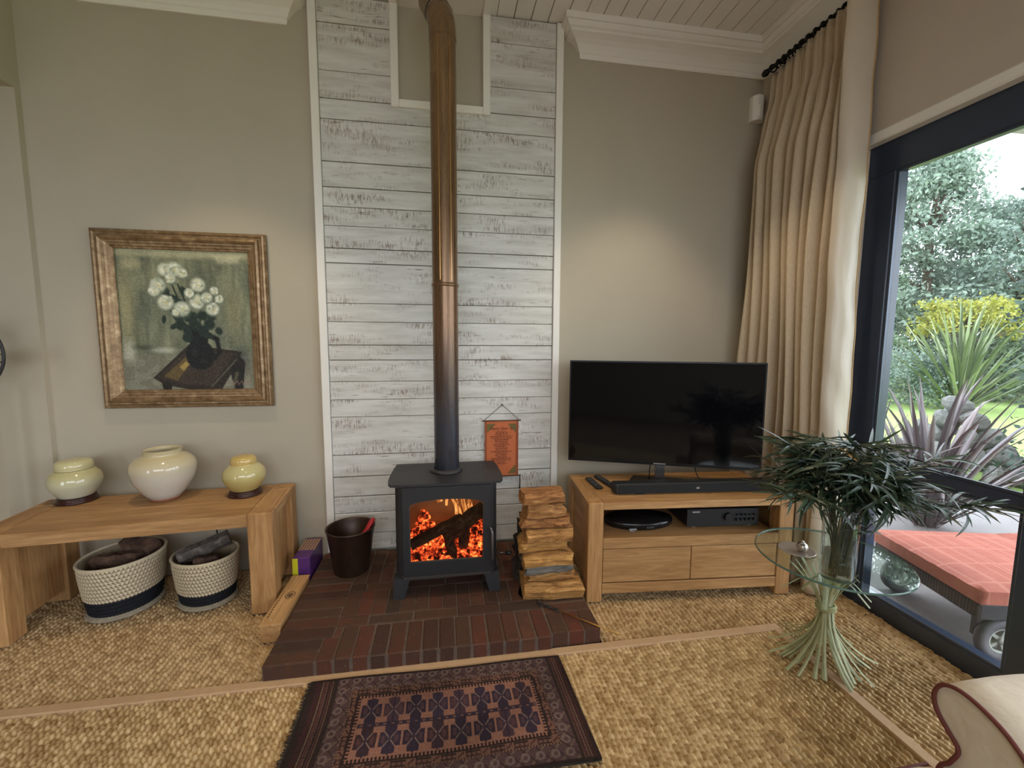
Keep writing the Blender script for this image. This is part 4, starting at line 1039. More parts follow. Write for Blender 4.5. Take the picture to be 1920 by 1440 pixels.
# ------------------------------------------------------------------ curtain on an iron rod
def lerp_tab(tab, z):
    zs_ = [t[0] for t in tab]; return float(np.interp(z, zs_, [t[1] for t in tab]))
far_x = [(0, 2.14), (.56, 2.15), (1.28, 2.15), (2.23, 2.15), (2.70, 2.165), (2.95, 2.21), (3.34, 2.262)]
near_y = [(0, 2.10), (.39, 2.085), (1.04, 2.075), (2.05, 2.10), (2.73, 2.10), (3.34, 2.11)]
cu = thing('curtain', 'floor-length beige linen curtain with satin leading edge beside the window', 'curtain', (2.22, 2.4, 0))
ctr = Vector((2.22, 2.4, 0)); ZT = 3.34
fl_ = NT('beige_linen'); nn = fl_.noise(fl_.coord((300, 300, 40)), 1., 3.)
fl_.set(fl_.ramp(nn, [(.3, S(184, 164, 138)), (.7, S(206, 188, 162))]), .85, Sheen_Weight=.2); fl_.bump(nn, .15, .001); linen = fl_.m
nu, nv = 190, 60
rg = random.Random(4); ph = [rg.uniform(-.5, .5) for _ in range(14)]
def cpos(u, v):
    z = .015+(ZT-.015)*v; x0, y0 = lerp_tab(far_x, z), 2.775; x1, y1 = 2.185, lerp_tab(near_y, z)
    uu = u+.010*math.sin(u*23+1)*(1-v)
    bx = x0+(x1-x0)*u; by = y0+(y1-y0)*uu
    body = math.sin(2*pi*(9*uu+.22*math.sin(2.1*z+u*5))+.6*math.sin(u*9))
    top = math.sin(2*pi*21*u)
    k = min(1, max(0, (z-2.75)/.45)); amp = .050*(1-k)+.020*k
    off = amp*(body*(1-k)+(.55*body+.45*top)*k)+.010*math.sin(u*31+z*1.3)*(1-k)
    pinch = -.012*math.exp(-((z-3.12)/.06)**2)
    return (min(2.292, bx-off-pinch), by+.012*math.cos(2*pi*9*uu)*(1-k))
V = np.array([(*cpos(i/(nu-1), j/(nv-1)), .015+(ZT-.015)*j/(nv-1)) for i in range(nu) for j in range(nv)])-np.array(ctr)
o = ob('drape', np_mesh('drape', V, grid_faces(nu, nv), True), linen, cu)
md = o.modifiers.new('thickness', 'SOLIDIFY'); md.thickness = .003
sat = NT('cream_satin'); sat.set(S(202, 188, 168), .34, Sheen_Weight=.4, Specular_IOR_Level=.6); sn = sat.noise(sat.coord((9, 9, 3)), 1., 3.); sat.bump(sn, .35, .02); sat = sat.m
def spos(u, v):
    z = .015+(ZT-.015)*v; yn = lerp_tab(near_y, z)
    a = pi*(.02+.60*u); rx, ry = .10, .062
    cx, cy = 2.225, yn+.015
    w_ = .003*math.sin(z*7+u*4)+.002*math.sin(z*17+u*6)
    return (min(2.30, cx-(rx+w_)*math.cos(a)), cy-(ry+w_)*math.sin(a)*(1.0+.04*math.sin(z*3)))
V = np.array([(*spos(i/29, j/69), .015+(ZT-.015)*j/69) for i in range(30) for j in range(70)])-np.array(ctr)
o = ob('satin_border', np_mesh('satin_border', V, grid_faces(30, 70), True), sat, cu); md = o.modifiers.new('thickness', 'SOLIDIFY'); md.thickness = .003
MB().tube([Vector((*spos(1, q), .015+(ZT-.015)*q))-ctr for q in np.linspace(0, 1, 50)], .005, 6).build('edge_cord', plain('gold_cord', S(182, 150, 104), .7), cu)
rd = thing('curtain_rod', 'black wrought-iron curtain rod with rings below the cornice', 'curtain rod', (2.235, 2.0, 3.372))
iron = plain('black_iron', S(26, 25, 25), .55, .3)
MB().tube([(0, .80, 0), (0, -2.9, 0)], .013, 12).build('pole', iron, rd)
MB().lathe([(0, 0), (.016, .005), (.024, .03), (.018, .05), (.0, .058)], 14, cap=False).xf(Matrix.Translation((0, .80, 0)) @ Matrix.Rotation(-pi/2, 4, 'X')).build('finial', iron, rd)
rm = MB().tube([(.024*math.cos(a), 0, .024*math.sin(a)-.008) for a in np.linspace(0, 2*pi, 18, endpoint=False)], .005, 6, closed=True).mesh('ring', iron)
for i in range(15): ob('ring', rm, None, rd, loc=(0, .765-i*.049, 0), rot=(0, 0, rg.uniform(-.4, .4)))
for y in (.70, -1.2): MB().box(-.01, .073, y-.012, y+.012, -.012, .012, .003).build('bracket', iron, rd)

# ------------------------------------------------------------------ glass side table with a sheaf base
gt = thing('glass_side_table', 'round glass side table on a pale green sheaf-of-reeds base', 'side table', (1.78, 1.637, 0))
MB().lathe([(.0, .500), (.304, .500), (.304, .510), (.0, .510)], 72, cap=False, smooth=False).build('glass_top', thin_glass('table_glass', (.90, .955, .93), 1.0), gt)
MB().lathe([(.304, .500), (.3065, .502), (.3075, .505), (.3065, .508), (.304, .510)], 72, cap=False).build('glass_edge', plain('glass_edge', S(88, 116, 106), .1), gt)
reedm = plain('pale_green_reed', S(176, 180, 142), .6, var=.18, scale=(40, 40, 8))
g = random.Random(12)
def ribbon(pts, wd, th=.0035):
    """flat tapering blade along points"""
    b = MB(); pts = [Vector(p) for p in pts]; n = len(pts); vs = []
    for i, p in enumerate(pts):
        t = (pts[min(i+1, n-1)]-pts[max(i-1, 0)]).normalized(); rad = Vector((p.x, p.y, 0)); side = t.cross(rad if rad.length > .01 else Vector((1, 0, 0))).normalized()
        nr = side.cross(t).normalized(); q = i/(n-1); w2 = wd[0]*(1-q)+wd[1]*q
        for s_, m_ in ((-1, 0), (0, 1), (1, 0), (0, -1)): vs.append(p+side*s_*w2/2+nr*m_*th/2)
    fs = [(i*4+k, i*4+(k+1) % 4, i*4+4+(k+1) % 4, i*4+4+k) for i in range(n-1) for k in range(4)]+[(0, 1, 2, 3), tuple((n-1)*4+k for k in range(4))]
    return b.add(vs, fs, False)
for i in range(44):
    a = 2*pi*i/44+g.uniform(-.08, .08); rb = g.uniform(.015, .034); rf = g.uniform(.13, .25); tw = g.uniform(-.35, .35)
    pts = []
    for q in np.linspace(0, 1, 9):
        z = .265*(1-q); rad = rb+(rf-rb)*(q**2.3); an = a+tw*q; pts.append((rad*math.cos(an), rad*math.sin(an), max(.006, z)))
    ribbon(pts, (.010, g.uniform(.010, .019))).build('reed', reedm, gt)
for i in range(30):
    a = 2*pi*i/30+g.uniform(-.1, .1); rb = g.uniform(.012, .03); rf = g.uniform(.07, .17); zt = g.uniform(.40, .488); droop = g.random() < .35
    pts = []
    for q in np.linspace(0, 1, 9):
        z = .255+(zt-.255)*min(1, q*(1.5 if droop else 1)); rad = rb+(rf-rb)*q**1.5
        if droop and q > .6: z -= (q-.6)*.22; rad += (q-.6)*.10
        pts.append((rad*math.cos(a), rad*math.sin(a), z))
    ribbon(pts, (.010, g.uniform(.006, .022))).build('reed', reedm, gt)
b = MB()
for k in range(3): b.tube([(.037*math.cos(t), .037*math.sin(t), .25+.009*k+.003*math.sin(3*t)) for t in np.linspace(0, 2*pi, 24, endpoint=False)], .006, 6, closed=True)
b.build('binding', plain('rope_green', S(160, 162, 118), .8), gt)
# dish with a ball
ds = thing('small_dish', 'small flat grey dish on the glass table', 'dish', (1.66, 1.70, .510))
MB().lathe([(0, 0), (.05, 0), (.075, .006), (.078, .009), (.074, .009), (.05, .004), (0, .003)], 36, cap=False).build('plate', plain('pewter', S(172, 160, 148), .3, .5), ds)
sbll = thing('silver_ball', 'small silvery ornament ball standing in the grey dish', 'ornament', (1.675, 1.685, .5135))
b = MB(); b.lathe([(0, 0)]+[(.024*math.sin(t), .024-.024*math.cos(t)) for t in np.linspace(.1, pi-.3, 14)]+[(.008, .047), (.007, .053), (0, .054)], 24, cap=False); b.build('ball', plain('silver', S(200, 190, 180), .25, .8, var=.2, scale=60.), sbll)
# vase with greenery
vx, vy = 1.645, 1.475
vs_ = thing('glass_vase', 'tall clear glass cylinder vase on the glass side table', 'vase', (vx, vy, .510))
b = MB(); b.lathe([(.0, .0), (.061, .0), (.062, .004), (.064, .31), (.0625, .312), (.060, .309), (.0575, .014), (.0, .012)], 48, cap=False); b.build('glass', thin_glass('vase_glass', (.93, .96, .95), 1.2), vs_)
MB().lathe([(.0, .013), (.0572, .015), (.0578, .11), (.0, .11)], 40, cap=False).build('water', thin_glass('water', (.90, .95, .93), .6), vs_)
pl = thing('leafy_bouquet', 'bushy dark green long-leaved foliage standing in the glass vase', 'plant', (vx, vy, .53))
leafm = NT('dark_leaf'); oi = leafm.new('ShaderNodeObjectInfo')
lc = leafm.ramp(oi.outputs['Random'], [(0., S(34, 48, 34)), (.5, S(50, 68, 48)), (.95, S(72, 94, 68)), (1., S(190, 150, 80))])
leafm.set(lc, .38, Specular_IOR_Level=.55); leafm = leafm.m
stem_m = plain('dark_stem', S(52, 60, 40), .6)
def blade_mesh(ln, wd, curl, n=8):
    vs = []; 
    x = z = 0.; an = 0.
    for i in range(n):
        q = i/(n-1); w2 = wd*max(.04, math.sin(pi*min(1, .12+q*.88))**.7)/2
        vs += [(x, -w2, z), (x, 0, z-w2*.35), (x, w2, z)]
        x += ln/(n-1)*math.cos(an); z += ln/(n-1)*math.sin(an); an -= curl/(n-1)
    fs = [(3*i+k, 3*i+k+1, 3*i+k+4, 3*i+k+3) for i in range(n-1) for k in (0, 1)]
    return vs, fs
variants = []
for k in range(9):
    vs, fs = blade_mesh(.12+.014*k, .011+.0014*(k % 5), [.3, .8, 1.1, .5, 1.3, 1.0, .2, .9, 1.6][k])
    variants.append((vs, fs, MB().add(vs, fs, True).mesh('leaf', leafm, recalc=False)))
g = random.Random(21); stems = []; bouquet = MB(); nobj = 0
for i in range(36):
    a = 2*pi*i/36*1.0+g.uniform(-.25, .25); R1 = (g.uniform(.05, .27) if i % 6 else g.uniform(.29, .35))*(1.15 if abs(math.cos(a)) > .6 else .9)
    ztop = g.uniform(.42, .60)-.06*(R1/.27)*g.random()
    p0 = Vector((.03*math.cos(a*2.3), .03*math.sin(a*2.3), .0)); p3 = Vector((R1*math.cos(a), R1*math.sin(a), ztop))
    p1 = Vector((.045*math.cos(a), .045*math.sin(a), .26)); p2 = Vector((R1*.45*math.cos(a), R1*.45*math.sin(a), ztop-.02))
    pts = [((1-q)**3)*p0+3*q*(1-q)**2*p1+3*q*q*(1-q)*p2+q**3*p3 for q in [i_/13 for i_ in range(14)]]
    MB().tube(pts, .0028, 5).build('stem', stem_m, pl)
    for k in range(38):
        q = g.uniform(.60, 1.0) if g.random() < .95 else g.uniform(.25, .6)
        idx = min(12, int(q*13)); p = pts[idx].lerp(pts[idx+1], q*13-idx); t = (pts[idx+1]-pts[idx]).normalized()
        az = math.atan2(t.y, t.x)+g.uniform(-1.5, 1.5); el = g.uniform(.05, .8) if q > .5 else g.uniform(.7, 1.2)
        Mx = Matrix.Translation(p) @ Matrix.Rotation(az, 4, 'Z') @ Matrix.Rotation(-el*.75, 4, 'Y') @ Matrix.Rotation(g.uniform(-.9, .9), 4, 'X') @ Matrix.Scale(g.uniform(.65, 1.05) if q > .45 else .55, 4)
        vs, fs, me = variants[g.randrange(9)]
        if q > .62 and nobj < 290:
            o = ob('leaf', me, None, pl); o.matrix_basis = Mx; nobj += 1
        else: bouquet.add([Mx @ Vector(v) for v in vs], fs, True)
bouquet.build('inner_leaves', leafm, pl, kind='stuff', recalc=False)

# ------------------------------------------------------------------ armchair with maroon piping
ac = thing('armchair', 'pale loose-covered armchair with maroon piping by the window', 'armchair', (1.30, .0, 0))
cv = NT('cream_cotton'); cn = cv.noise(cv.coord((6, 6, 6)), 1., 4.); cv.set(cv.ramp(cn, [(.3, S(196, 180, 158)), (.7, S(214, 202, 184))]), .85, Sheen_Weight=.1); cv.bump(cn, .5, .03); cover = cv.m
pipe_m = plain('maroon_piping', S(98, 44, 36), .75)
def cat2(pts, n=5):
    P = [np.array(p, float) for p in pts]; P = [2*P[0]-P[1]]+P+[2*P[-1]-P[-2]]; out = []
    for s_ in range(len(P)-3):
        p0, p1, p2, p3 = P[s_:s_+4]
        for q in [i_/n for i_ in range(n)]: out.append(tuple(float(v_) for v_ in .5*((2*p1)+(-p0+p2)*q+(2*p0-5*p1+4*p2-p3)*q*q+(-p0+3*p1-3*p2+p3)*q**3)))
    return out+[tuple(float(v_) for v_ in P[-2])]
def arm_profile(yc, sgn):
    # cross-section of a rolled arm in y,z (outer side sgn)
    return [(yc+sgn*a, z) for a, z in ((-.11, .10), (-.12, .30), (-.13, .42), (-.11, .48), (-.075, .538), (-.03, .583), (.02, .608), (.07, .617), (.108, .602), (.124, .565), (.115, .525), (.085, .49), (.06, .46), (.075, .41), (.10, .35), (.11, .10))]
for yc, sgn in ((.735, 1), (-.165, -1)):
    pr = cat2(arm_profile(yc, sgn))
    b = MB(); n = len(pr); m_ = 12; vs = []
    for i in range(m_):
        q = i/(m_-1); x = .88*q; kz = 1+.012*math.sin(q*9)
        for (py, pz_) in pr: vs.append((x, py, pz_*kz-.02*q))
    b.add(vs, [(i*n+k, i*n+k+1, (i+1)*n+k+1, (i+1)*n+k) for i in range(m_-1) for k in range(n-1)], True)
    b.F.append(tuple(range(n))); b.S.append(False)
    b.build('arm', cover, ac, recalc=True)
    MB().tube([(-.004, py, pz_) for py, pz_ in pr], .0055, 8).build('piping', pipe_m, ac)
    b = MB()
    for k in range(3): pass
MB().box(-.02, .80, -.06, .63, .28, .46, .05).build('seat_cushion', cover, ac)
MB().tube([(-.016, -.04, .445), (-.016, .61, .445)], .006, 8).build('piping', pipe_m, ac)
MB().box(.02, .86, -.26, .83, .02, .28, .01).build('base', cover, ac)
MB().box(-.13, .0, -.2, .86, .04, .385, .035).build('front_flounce', cover, ac)
MB().tube([(-.128, -.2, .35), (-.125, .83, .35), (-.10, .858, .352), (.0, .86, .352)], .005, 8).build('piping', pipe_m, ac)
MB().box(.66, .88, -.06, .63, .40, .92, .07).build('backrest', cover, ac)
b = MB(); nS = 40
def skirt(t):
    per = [(-.14, -.275), (-.14, .87), (.875, .87), (.875, -.275)]; L = [1.12, .88, 1.12, .88]; d = t*sum(L)
    for k in range(4):
        if d <= L[k]+1e-6: p, q = per[k], per[(k+1) % 4]; f_ = d/L[k]; return (p[0]+(q[0]-p[0])*f_, p[1]+(q[1]-p[1])*f_)
        d -= L[k]
    return per[0]
b.surf(lambda u, v: (skirt(u)[0]+.006*math.sin(u*90), skirt(u)[1]+.006*math.cos(u*90), .012+.2*v), 120, 3)
b.build('skirt', cover, ac)
# ================================================================== outside
MB().box(2.455, 5.2, -4.2, 3.3, -.20, -.035).build('floor_patio', plain('patio_concrete', S(122, 118, 116), .85, var=.12, scale=3., bump=.2), kind='structure')
def lawnmat():
    t = NT('lawn'); n = t.noise(t.coord((.6, .6, 1)), 1., 5.); f = t.noise(t.coord((18, 18, 4)), 1., 4.)
    c = t.mix(.45, t.ramp(n, [(.3, S(108, 132, 62)), (.7, S(138, 160, 84))]), t.ramp(f, [(.3, S(96, 122, 56)), (.7, S(148, 168, 96))]))
    t.set(c, .9); t.bump(f, .6, .05); return t.m
MB().box(5.2, 60, -20, 60, -.45, -.22).build('lawn', lawnmat(), kind='structure')
MB().box(-40, 5.2, -40, 60, -.45, -.215).build('floor_added_paving', plain('added_paving', S(140, 134, 126), .9, var=.1, scale=1.), kind='structure')  # paving added in place of lawn, keeps green bounce light out of the room
b = MB(); b.box(2.52, 4.2, -3.3, 2.20, 2.78, 2.92); b.build('ceiling_verandah', plain('verandah_soffit', S(190, 190, 188), .8), kind='structure')

# sun lounger with coral cushion
lo = thing('sun_lounger', 'dark wicker sun lounger with coral striped cushion on the patio', 'sun lounger', (2.585, 1.84, -.035), -.235)
def wicker():
    t = NT('dark_wicker'); c = t.coord((1, 1, 1)); br = t.new('ShaderNodeTexBrick'); t.link(c, br.inputs['Vector'])
    br.inputs['Scale'].default_value = 30.; br.inputs['Color1'].default_value = (*S(62, 60, 62), 1); br.inputs['Color2'].default_value = (*S(84, 80, 82), 1); br.inputs['Mortar'].default_value = (*S(40, 38, 40), 1)
    t.set(br.outputs['Color'], .6); t.bump(br.outputs['Fac'], -.5, .01); return t.m
wk = wicker()
def coral():
    t = NT('coral_cloth'); c = t.coord((1, 1, 1)); sp = t.new('ShaderNodeSeparateXYZ'); t.link(c, sp.inputs[0])
    def stripe(axis, per, off, wd):
        a = t.math('ABSOLUTE', t.math('SUBTRACT', t.math('FRACT', t.math('ADD', t.math('DIVIDE', sp.outputs[axis], per), off)), .5)); return t.math('LESS_THAN', a, wd)
    m = t.math('MAXIMUM', stripe('X', .085, .2, .05), stripe('X', .135, .6, .03)); m2 = stripe('Y', .17, .1, .03)
    base = t.ramp(t.noise(t.coord((5, 5, 5)), 1., 3.), [(.3, S(150, 80, 64)), (.7, S(166, 94, 76))])
    t.set(t.mix(t.math('MULTIPLY', t.math('MAXIMUM', m, m2), .4), base, S(190, 132, 112)), .85); t.bump(t.noise(t.coord((12, 30, 12)), 1., 3.), .4, .01); return t.m
cor = coral()
def cushion(b, x0, x1, y0, y1, z0, z1, n=18, m=14):
    def P(u, v, s_):
        x = x0+(x1-x0)*u; y = y0+(y1-y0)*v; e = min(1, min(u, 1-u)*9, min(v, 1-v)*9)**.5
        zt = (z1-.012)+.012*math.sin(u*pi)*math.sin(v*pi)+.004*math.sin(v*40)*(1-e); zm = (z0+z1)/2
        return (x, y, zm+(zt-zm)*(.55+.45*e) if s_ else z0)
    b.surf(lambda u, v: P(u, v, 1), n, m); b.surf(lambda u, v: P(u, v, 0), n, m)
    per = [(0, 0), (1, 0), (1, 1), (0, 1)]
    for (a, c) in zip(per, per[1:]+per[:1]):
        b.surf(lambda u, v, a=a, c=c: (P(a[0]+(c[0]-a[0])*u, a[1]+(c[1]-a[1])*u, 1)[:2]+(P(a[0]+(c[0]-a[0])*u, a[1]+(c[1]-a[1])*u, 0)[2]*(1-v)+P(a[0]+(c[0]-a[0])*u, a[1]+(c[1]-a[1])*u, 1)[2]*v,)), 20, 3)
    return b
MB().box(.0, 1.95, -.325, .325, .22, .305, .01).build('frame', wk, lo)
cushion(MB(), -.01, .70, -.335, .335, .308, .40).build('foot_cushion', cor, lo, weld=True)
bk = cushion(MB(), 0, 1.15, -.335, .335, 0, .092); bk.xf(Matrix.Translation((.705, 0, .308)) @ Matrix.Rotation(-.07, 4, 'Y')); bk.build('back_cushion', cor, lo, weld=True)
for s_ in (-1, 1):
    MB().tube([(-.008, s_*.33, .335), (.70, s_*.33, .335)], .004, 6).build('piping', cor, lo)
    wh = thing('x', '', '') if False else None
    y = s_*.29
    w_ = MB().lathe([(.066, -.02), (.10, -.022), (.108, -.012), (.108, .012), (.10, .022), (.066, .02), (.066, -.02)], 36, cap=False)
    w_.xf(Matrix.Translation((.14, y, .108)) @ Matrix.Rotation(pi/2, 4, 'X')).build('tyre', plain('grey_tyre', S(86, 84, 86), .7), lo)
    h = MB().lathe([(.056, -.016), (.067, -.016), (.067, .016), (.056, .016), (.056, -.016)], 32, cap=False); h.lathe([(0, -.018), (.02, -.018), (.02, .018), (0, .018)], 16, cap=False)
    for k in range(5): h.box(.018, .058, -.008, .008, -.010, .010, M=Matrix.Rotation(2*pi*k/5, 4, 'Z'))
    h.xf(Matrix.Translation((.14, y, .108)) @ Matrix.Rotation(pi/2, 4, 'X')).build('wheel_hub', plain('pale_hub', S(150, 152, 142), .5), lo)
    MB().box(.05, .11, y*.88-.02, y*.88+.02, .10, .225, .006, M=Matrix.Rotation(0, 4, 'Y')).build('wheel_bracket', plain('grey_plastic', S(78, 78, 82), .5), lo)
    MB().box(1.75, 1.81, y-.03, y+.03, 0, .225, .006).build('leg', wk, lo)

# leaf blade plants
def flax(name, label, loc, n, L, wd, cols, seed, lean, group=None):
    t = NT(name+'_leaf'); oi = t.new('ShaderNodeObjectInfo')
    t.set(t.ramp(oi.outputs['Random'], [(0., cols[0]), (.5, cols[1]), (1., cols[2])]), .5)
    g = random.Random(seed); root = thing(name, label, 'plant', loc); var_ = []
    for k in range(7):
        b = MB(); m_ = 9; vs = []; x = z = 0.; an = pi/2-.03; crl = [.25, .7, 1.2, .45, 1.6, .15, .95][k]
        for i in range(m_):
            q = i/(m_-1); w2 = wd*(.55+.45*math.sin(pi*min(1, q*.9+.1)))*(1-q**5*.97)/2
            vs += [(x, -w2, z), (x+w2*.25, 0, z), (x, w2, z), (x-.002, 0, z)]
            x += L/(m_-1)*math.cos(an); z += L/(m_-1)*math.sin(an); an -= crl*(q**1.2)*2.2/(m_-1)
        b.add(vs, [(4*i+a, 4*i+(a+1) % 4, 4*i+4+(a+1) % 4, 4*i+4+a) for i in range(m_-1) for a in range(4)], True)
        var_.append(b.mesh('blade', t.m, recalc=True))
    for i in range(n):
        az = g.uniform(0, 2*pi); le = g.uniform(.02, lean); r0 = .02+.18*L*le*.4
        ob('blade', var_[g.randrange(7)], None, root, loc=(r0*math.cos(az)*g.random(), r0*math.sin(az)*g.random(), 0), rot=Euler((0, le, az)).to_matrix().to_euler()).scale = (s_ := g.uniform(.6, 1.05), s_, s_)
    return root
flax('purple_flax', 'purple-brown sword-leaved flax behind the sun lounger', (4.05, 2.88, -.035), 95, 1.35, .055, (S(74, 64, 68), S(102, 92, 94), S(132, 120, 116)), 3, .85)
flax('purple_flax', 'smaller purple-brown flax between the window frame and lounger', (3.25, 2.85, -.035), 40, 1.15, .045, (S(74, 64, 68), S(106, 94, 94), S(136, 122, 114)), 5, .6)
flax('green_flax', 'large arching green flax at the far edge of the lawn', (13.3, 9.0, -.22), 190, 2.9, .075, (S(66, 80, 54), S(98, 112, 76), S(146, 158, 116)), 4, 1.0)

# rock cairn on the lawn
rk = plain('grey_rock', S(106, 106, 102), .9, var=.35, scale=6., bump=.6, bscale=14, bdist=.03, rnd=5.)
g = random.Random(6)
def rock_mesh(seed):
    bm = bmesh.new(); bmesh.ops.create_icosphere(bm, subdivisions=2, radius=1.); q = random.Random(seed); k = [Vector((q.uniform(-1, 1), q.uniform(-1, 1), q.uniform(-1, 1))).normalized() for _ in range(7)]
    for v in bm.verts:
        s_ = 1.
        for n_ in k: s_ = min(s_, .72/max(.01, v.co.normalized().dot(n_)) if v.co.normalized().dot(n_) > .6 else 1.)
        v.co = v.co*s_*q.uniform(.97, 1.03)
    me = bpy.data.meshes.new('rock'); bm.to_mesh(me); bm.free(); me.materials.append(rk); return me
rms = [rock_mesh(s_) for s_ in range(5)]
nr = 0
for lay, (n, rad, z) in enumerate(((10, .60, -.12), (8, .46, .10), (6, .32, .31), (3, .16, .50), (1, 0., .68))):
    for i in range(n):
        a = 2*pi*i/n+lay; s_ = g.uniform(.125, .165)
        ob('rock', rms[g.randrange(5)], None, loc=(6.72+rad*math.cos(a), 4.55+rad*math.sin(a), z), rot=(g.random()*3, g.random()*3, g.random()*3), label='grey weathered rock piled in the cairn on the lawn', cat='rock', group='rocks of the cairn on the lawn').scale = (s_*1.25, s_, s_*.8)

def foliage(n, fn, size, cols, seed, aspect=.5):
    """n leaf quads at points from fn(rng) -> (n,3)"""
    rg = np.random.default_rng(seed); P = fn(rg, n)
    d = rg.normal(size=(n, 3)); d /= np.linalg.norm(d, axis=1)[:, None]; e = np.cross(d, rg.normal(size=(n, 3))); e /= np.linalg.norm(e, axis=1)[:, None]
    s_ = size*rg.uniform(.55, 1.3, n)[:, None]; a = d*s_; c = e*s_*aspect
    V = np.stack([P-a, P+c, P+a, P-c], 1).reshape(-1, 3); F = np.arange(4*n).reshape(-1, 4)
    m = rg.random(n)[:, None]; col = np.array(cols[0])*(1-m)+np.array(cols[1])*m; return V, F, np.repeat(col, 4, 0)
lm_ = NT('tree_leaf'); at_ = lm_.new('ShaderNodeAttribute', attribute_name='col'); lm_.set(at_.outputs['Color'], .6)
trl = lm_.new('ShaderNodeBsdfTranslucent'); mxs = lm_.new('ShaderNodeMixShader'); mxs.inputs[0].default_value = .35
lm_.link(at_.outputs['Color'], trl.inputs[0]); lm_.link(lm_.b.outputs[0], mxs.inputs[1]); lm_.link(trl.outputs[0], mxs.inputs[2]); lm_.link(mxs.outputs[0], lm_.out.inputs['Surface']); leaf_out = lm_.m
barkm = plain('tree_bark', S(96, 84, 74), .9, var=.3, scale=6.)
def tree(name, label, loc, h, r, n, size, cols, seed, shape, z0=.0, clumps=120, trunk=True, cat='tree', aspect=.5, csize=.16):
    rt_ = thing(name, label, cat, loc); g_ = np.random.default_rng(seed)
    q = g_.random(clumps)**.8; zc = z0+(h-z0)*q
    rad = {'cone': r*(1-q)**.8+.05*r, 'ball': r*np.sqrt(np.clip(1-(2*q-1)**2, 0, 1))+.03*r, 'col': r*np.ones_like(q), 'flat': r*(1-.25*q)}[shape]
    an = g_.random(clumps)*2*pi; rr_ = rad*(.35+.65*np.sqrt(g_.random(clumps)))
    Cn = np.stack([rr_*np.cos(an), rr_*np.sin(an), zc], 1)
    def fn(rg, k): i = rg.integers(clumps, size=k); return Cn[i]+rg.normal(size=(k, 3))*np.array([1, 1, .6])*r*csize
    V, F, c = foliage(n, fn, size, cols, seed+1, aspect)
    ob('foliage', np_mesh('foliage', V, F, False, c), leaf_out, rt_, kind='stuff')
    if trunk:
        b = MB(); b.tube([(0, 0, 0), (.1, .05, h*.3), (0, .1, h*.62), (.05, 0, h*.9)], [r*.07, r*.055, r*.035, .02], 8)
        for i in range(0, clumps, max(1, clumps//22)):
            p = Vector(Cn[i]); b.tube([(0, .05, max(.1, p.z*.8)), p*.5+Vector((0, 0, p.z*.42)), p], [r*.02, r*.013, .01], 5)
        b.build('trunk', barkm, rt_)
    return rt_
ga, gb = S(98, 118, 102), S(148, 164, 148)
tree('pine_tree', 'tall pale green pine tree with ragged crown beyond the lawn', (17.7, 13.3, -.22), 9.0, 3.3, 24000, .085, (ga, gb), 1, 'cone', .6, 230, csize=.085)
tree('pine_tree', 'shorter bushy pine tree standing behind the silvery shrub', (15.4, 13.9, -.22), 5.6, 2.5, 14000, .08, (S(92, 114, 92), S(138, 158, 134)), 2, 'cone', .3, 150, csize=.1)
tree('leafy_tree', 'grey-green broad tree behind the ivy hedge', (20.0, 12.0, -.22), 6.6, 3.2, 17000, .09, (S(90, 108, 96), S(138, 154, 142)), 3, 'ball', .4, 170, csize=.1)
tree('pine_tree', 'dark pine filling the gap behind the yellow shrub', (21.5, 15.6, -.22), 4.6, 3.4, 12000, .1, (S(70, 88, 74), S(106, 124, 106)), 4, 'ball', .1, 130)
tree('golden_shrub', 'bright yellow-green leaved shrub behind the green flax', (15.6, 10.55, -.22), 3.0, 1.2, 3600, .06, (S(134, 138, 50), S(160, 158, 74)), 5, 'flat', 2.05, 60, cat='shrub', csize=.12)
tree('silver_shrub', 'silvery blue-green rounded shrub at the far lawn edge', (12.75, 9.95, -.22), 1.45, 1.1, 5200, .045, (S(92, 110, 100), S(130, 148, 134)), 6, 'ball', .0, 80, trunk=False, cat='shrub')
tree('dark_shrub', 'low dark shrub band under the pines behind the lawn', (17.0, 11.2, -.22), 2.0, 2.0, 7000, .075, (S(64, 82, 64), S(98, 116, 90)), 8, 'ball', .0, 90, trunk=False, cat='shrub')
tree('ivy_hedge', 'tall dark glossy ivy hedge close outside the window', (7.2, 3.35, -.22), 3.5, .72, 12000, .042, (S(34, 46, 38), S(82, 100, 88)), 7, 'col', .1, 240, trunk=True, cat='hedge', aspect=.6, csize=.2)
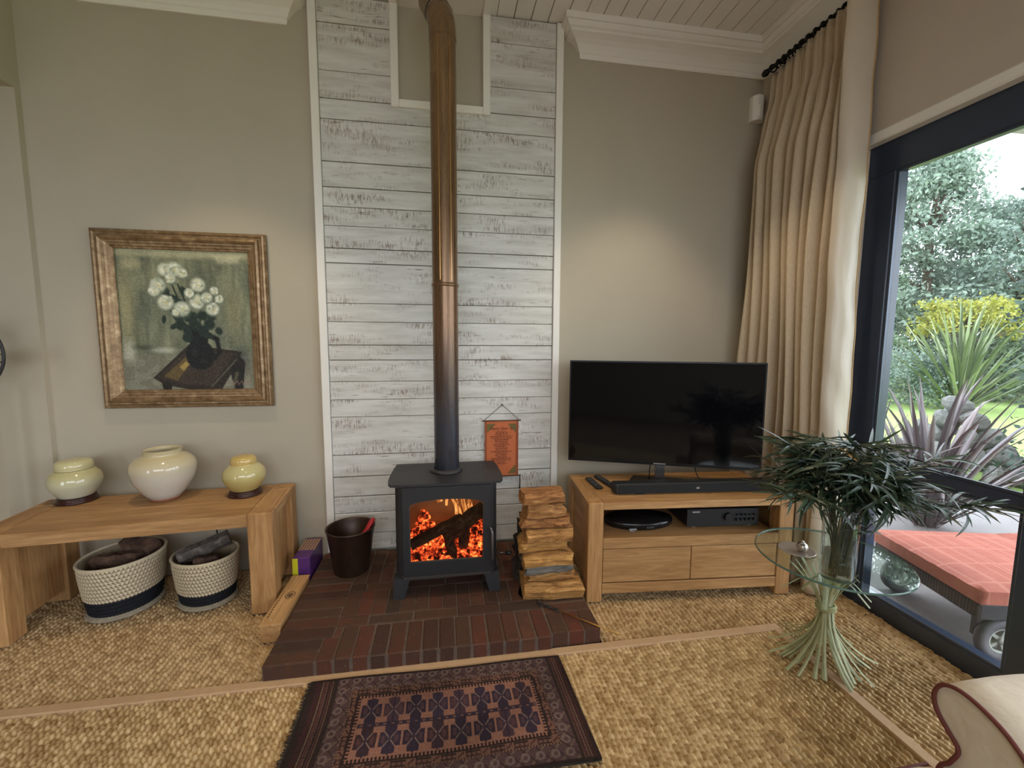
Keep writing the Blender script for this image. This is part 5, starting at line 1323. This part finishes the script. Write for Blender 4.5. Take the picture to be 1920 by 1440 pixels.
# ================================================================== room lamps: recessed downlights near the wall
def downlight(label, x, y, power, ang, col=(1, .80, .55)):
    d = thing('downlight', label, 'downlight', (x, y, CZ-.001), 0, 'recessed ceiling downlights')
    MB().lathe([(.034, -.012), (.05, -.014), (.054, -.008), (.054, 0), (.034, 0)], 28, cap=False).build('rim', M['white'], d)
    MB().lathe([(0, -.003), (.033, -.003)], 24, cap=False).build('lamp_face', emit('lamp_face', col, 12.), d)
    l = bpy.data.lights.new('downlight_beam', 'SPOT'); l.energy = power; l.color = col; l.spot_size = math.radians(ang); l.spot_blend = .45; l.shadow_soft_size = .03
    o = bpy.data.objects.new('downlight_beam', l); COL.objects.link(o); o.parent = d; o.location = (0, 0, -.02)
downlight('recessed ceiling downlight above the painting', -1.30, 2.05, 60, 76)
downlight('recessed ceiling downlight above the television', 1.30, 2.10, 60, 76)
downlight('recessed ceiling downlight in front of the stove', .0, 1.2, 40, 80)

# pedestal fan whose wire guard reaches into view by the pier
fan = thing('pedestal_fan', 'black wire-guarded pedestal fan standing beside the pier', 'fan', (-2.483, 2.70, 0))
fb = M['black_metal']; b = MB()
MB().lathe([(0, 0), (.16, 0), (.17, .012), (.05, .03), (0, .032)], 28, cap=False).build('base', fb, fan)
MB().tube([(0, 0, .03), (0, 0, 1.22)], .014, 10).build('pole', fb, fan)
RG_ = .20; cy_ = -.075
b = MB()
b.tube([(RG_*math.cos(a), cy_, 1.42+RG_*math.sin(a)) for a in np.linspace(0, 2*pi, 48, endpoint=False)], .007, 6, closed=True)
for k in range(28):
    a = 2*pi*k/28; b.tube([(.05*math.cos(a), cy_-.05, 1.42+.05*math.sin(a)), (.14*math.cos(a), cy_-.045, 1.42+.14*math.sin(a)), (RG_*math.cos(a), cy_, 1.42+RG_*math.sin(a)), (.10*math.cos(a), cy_+.06, 1.42+.10*math.sin(a))], .0018, 4, cap=False)
b.build('wire_guard', fb, fan)
MB().lathe([(0, -.06), (.05, -.055), (.06, 0), (.055, .09), (0, .1)], 20, cap=False).xf(Matrix.Translation((0, cy_+.05, 1.42)) @ Matrix.Rotation(pi/2, 4, 'X')).build('motor', fb, fan)
for k in range(3):
    a = 2*pi*k/3; MB().add([(.03*math.cos(a), cy_-.01, 1.42+.03*math.sin(a)), (.16*math.cos(a-.35), cy_-.025, 1.42+.16*math.sin(a-.35)), (.175*math.cos(a+.1), cy_+.01, 1.42+.175*math.sin(a+.1)), (.13*math.cos(a+.45), cy_+.02, 1.42+.13*math.sin(a+.45))], [(0, 1, 2, 3)]).build('blade', plain('fan_blade', S(60, 60, 62), .4), fan)
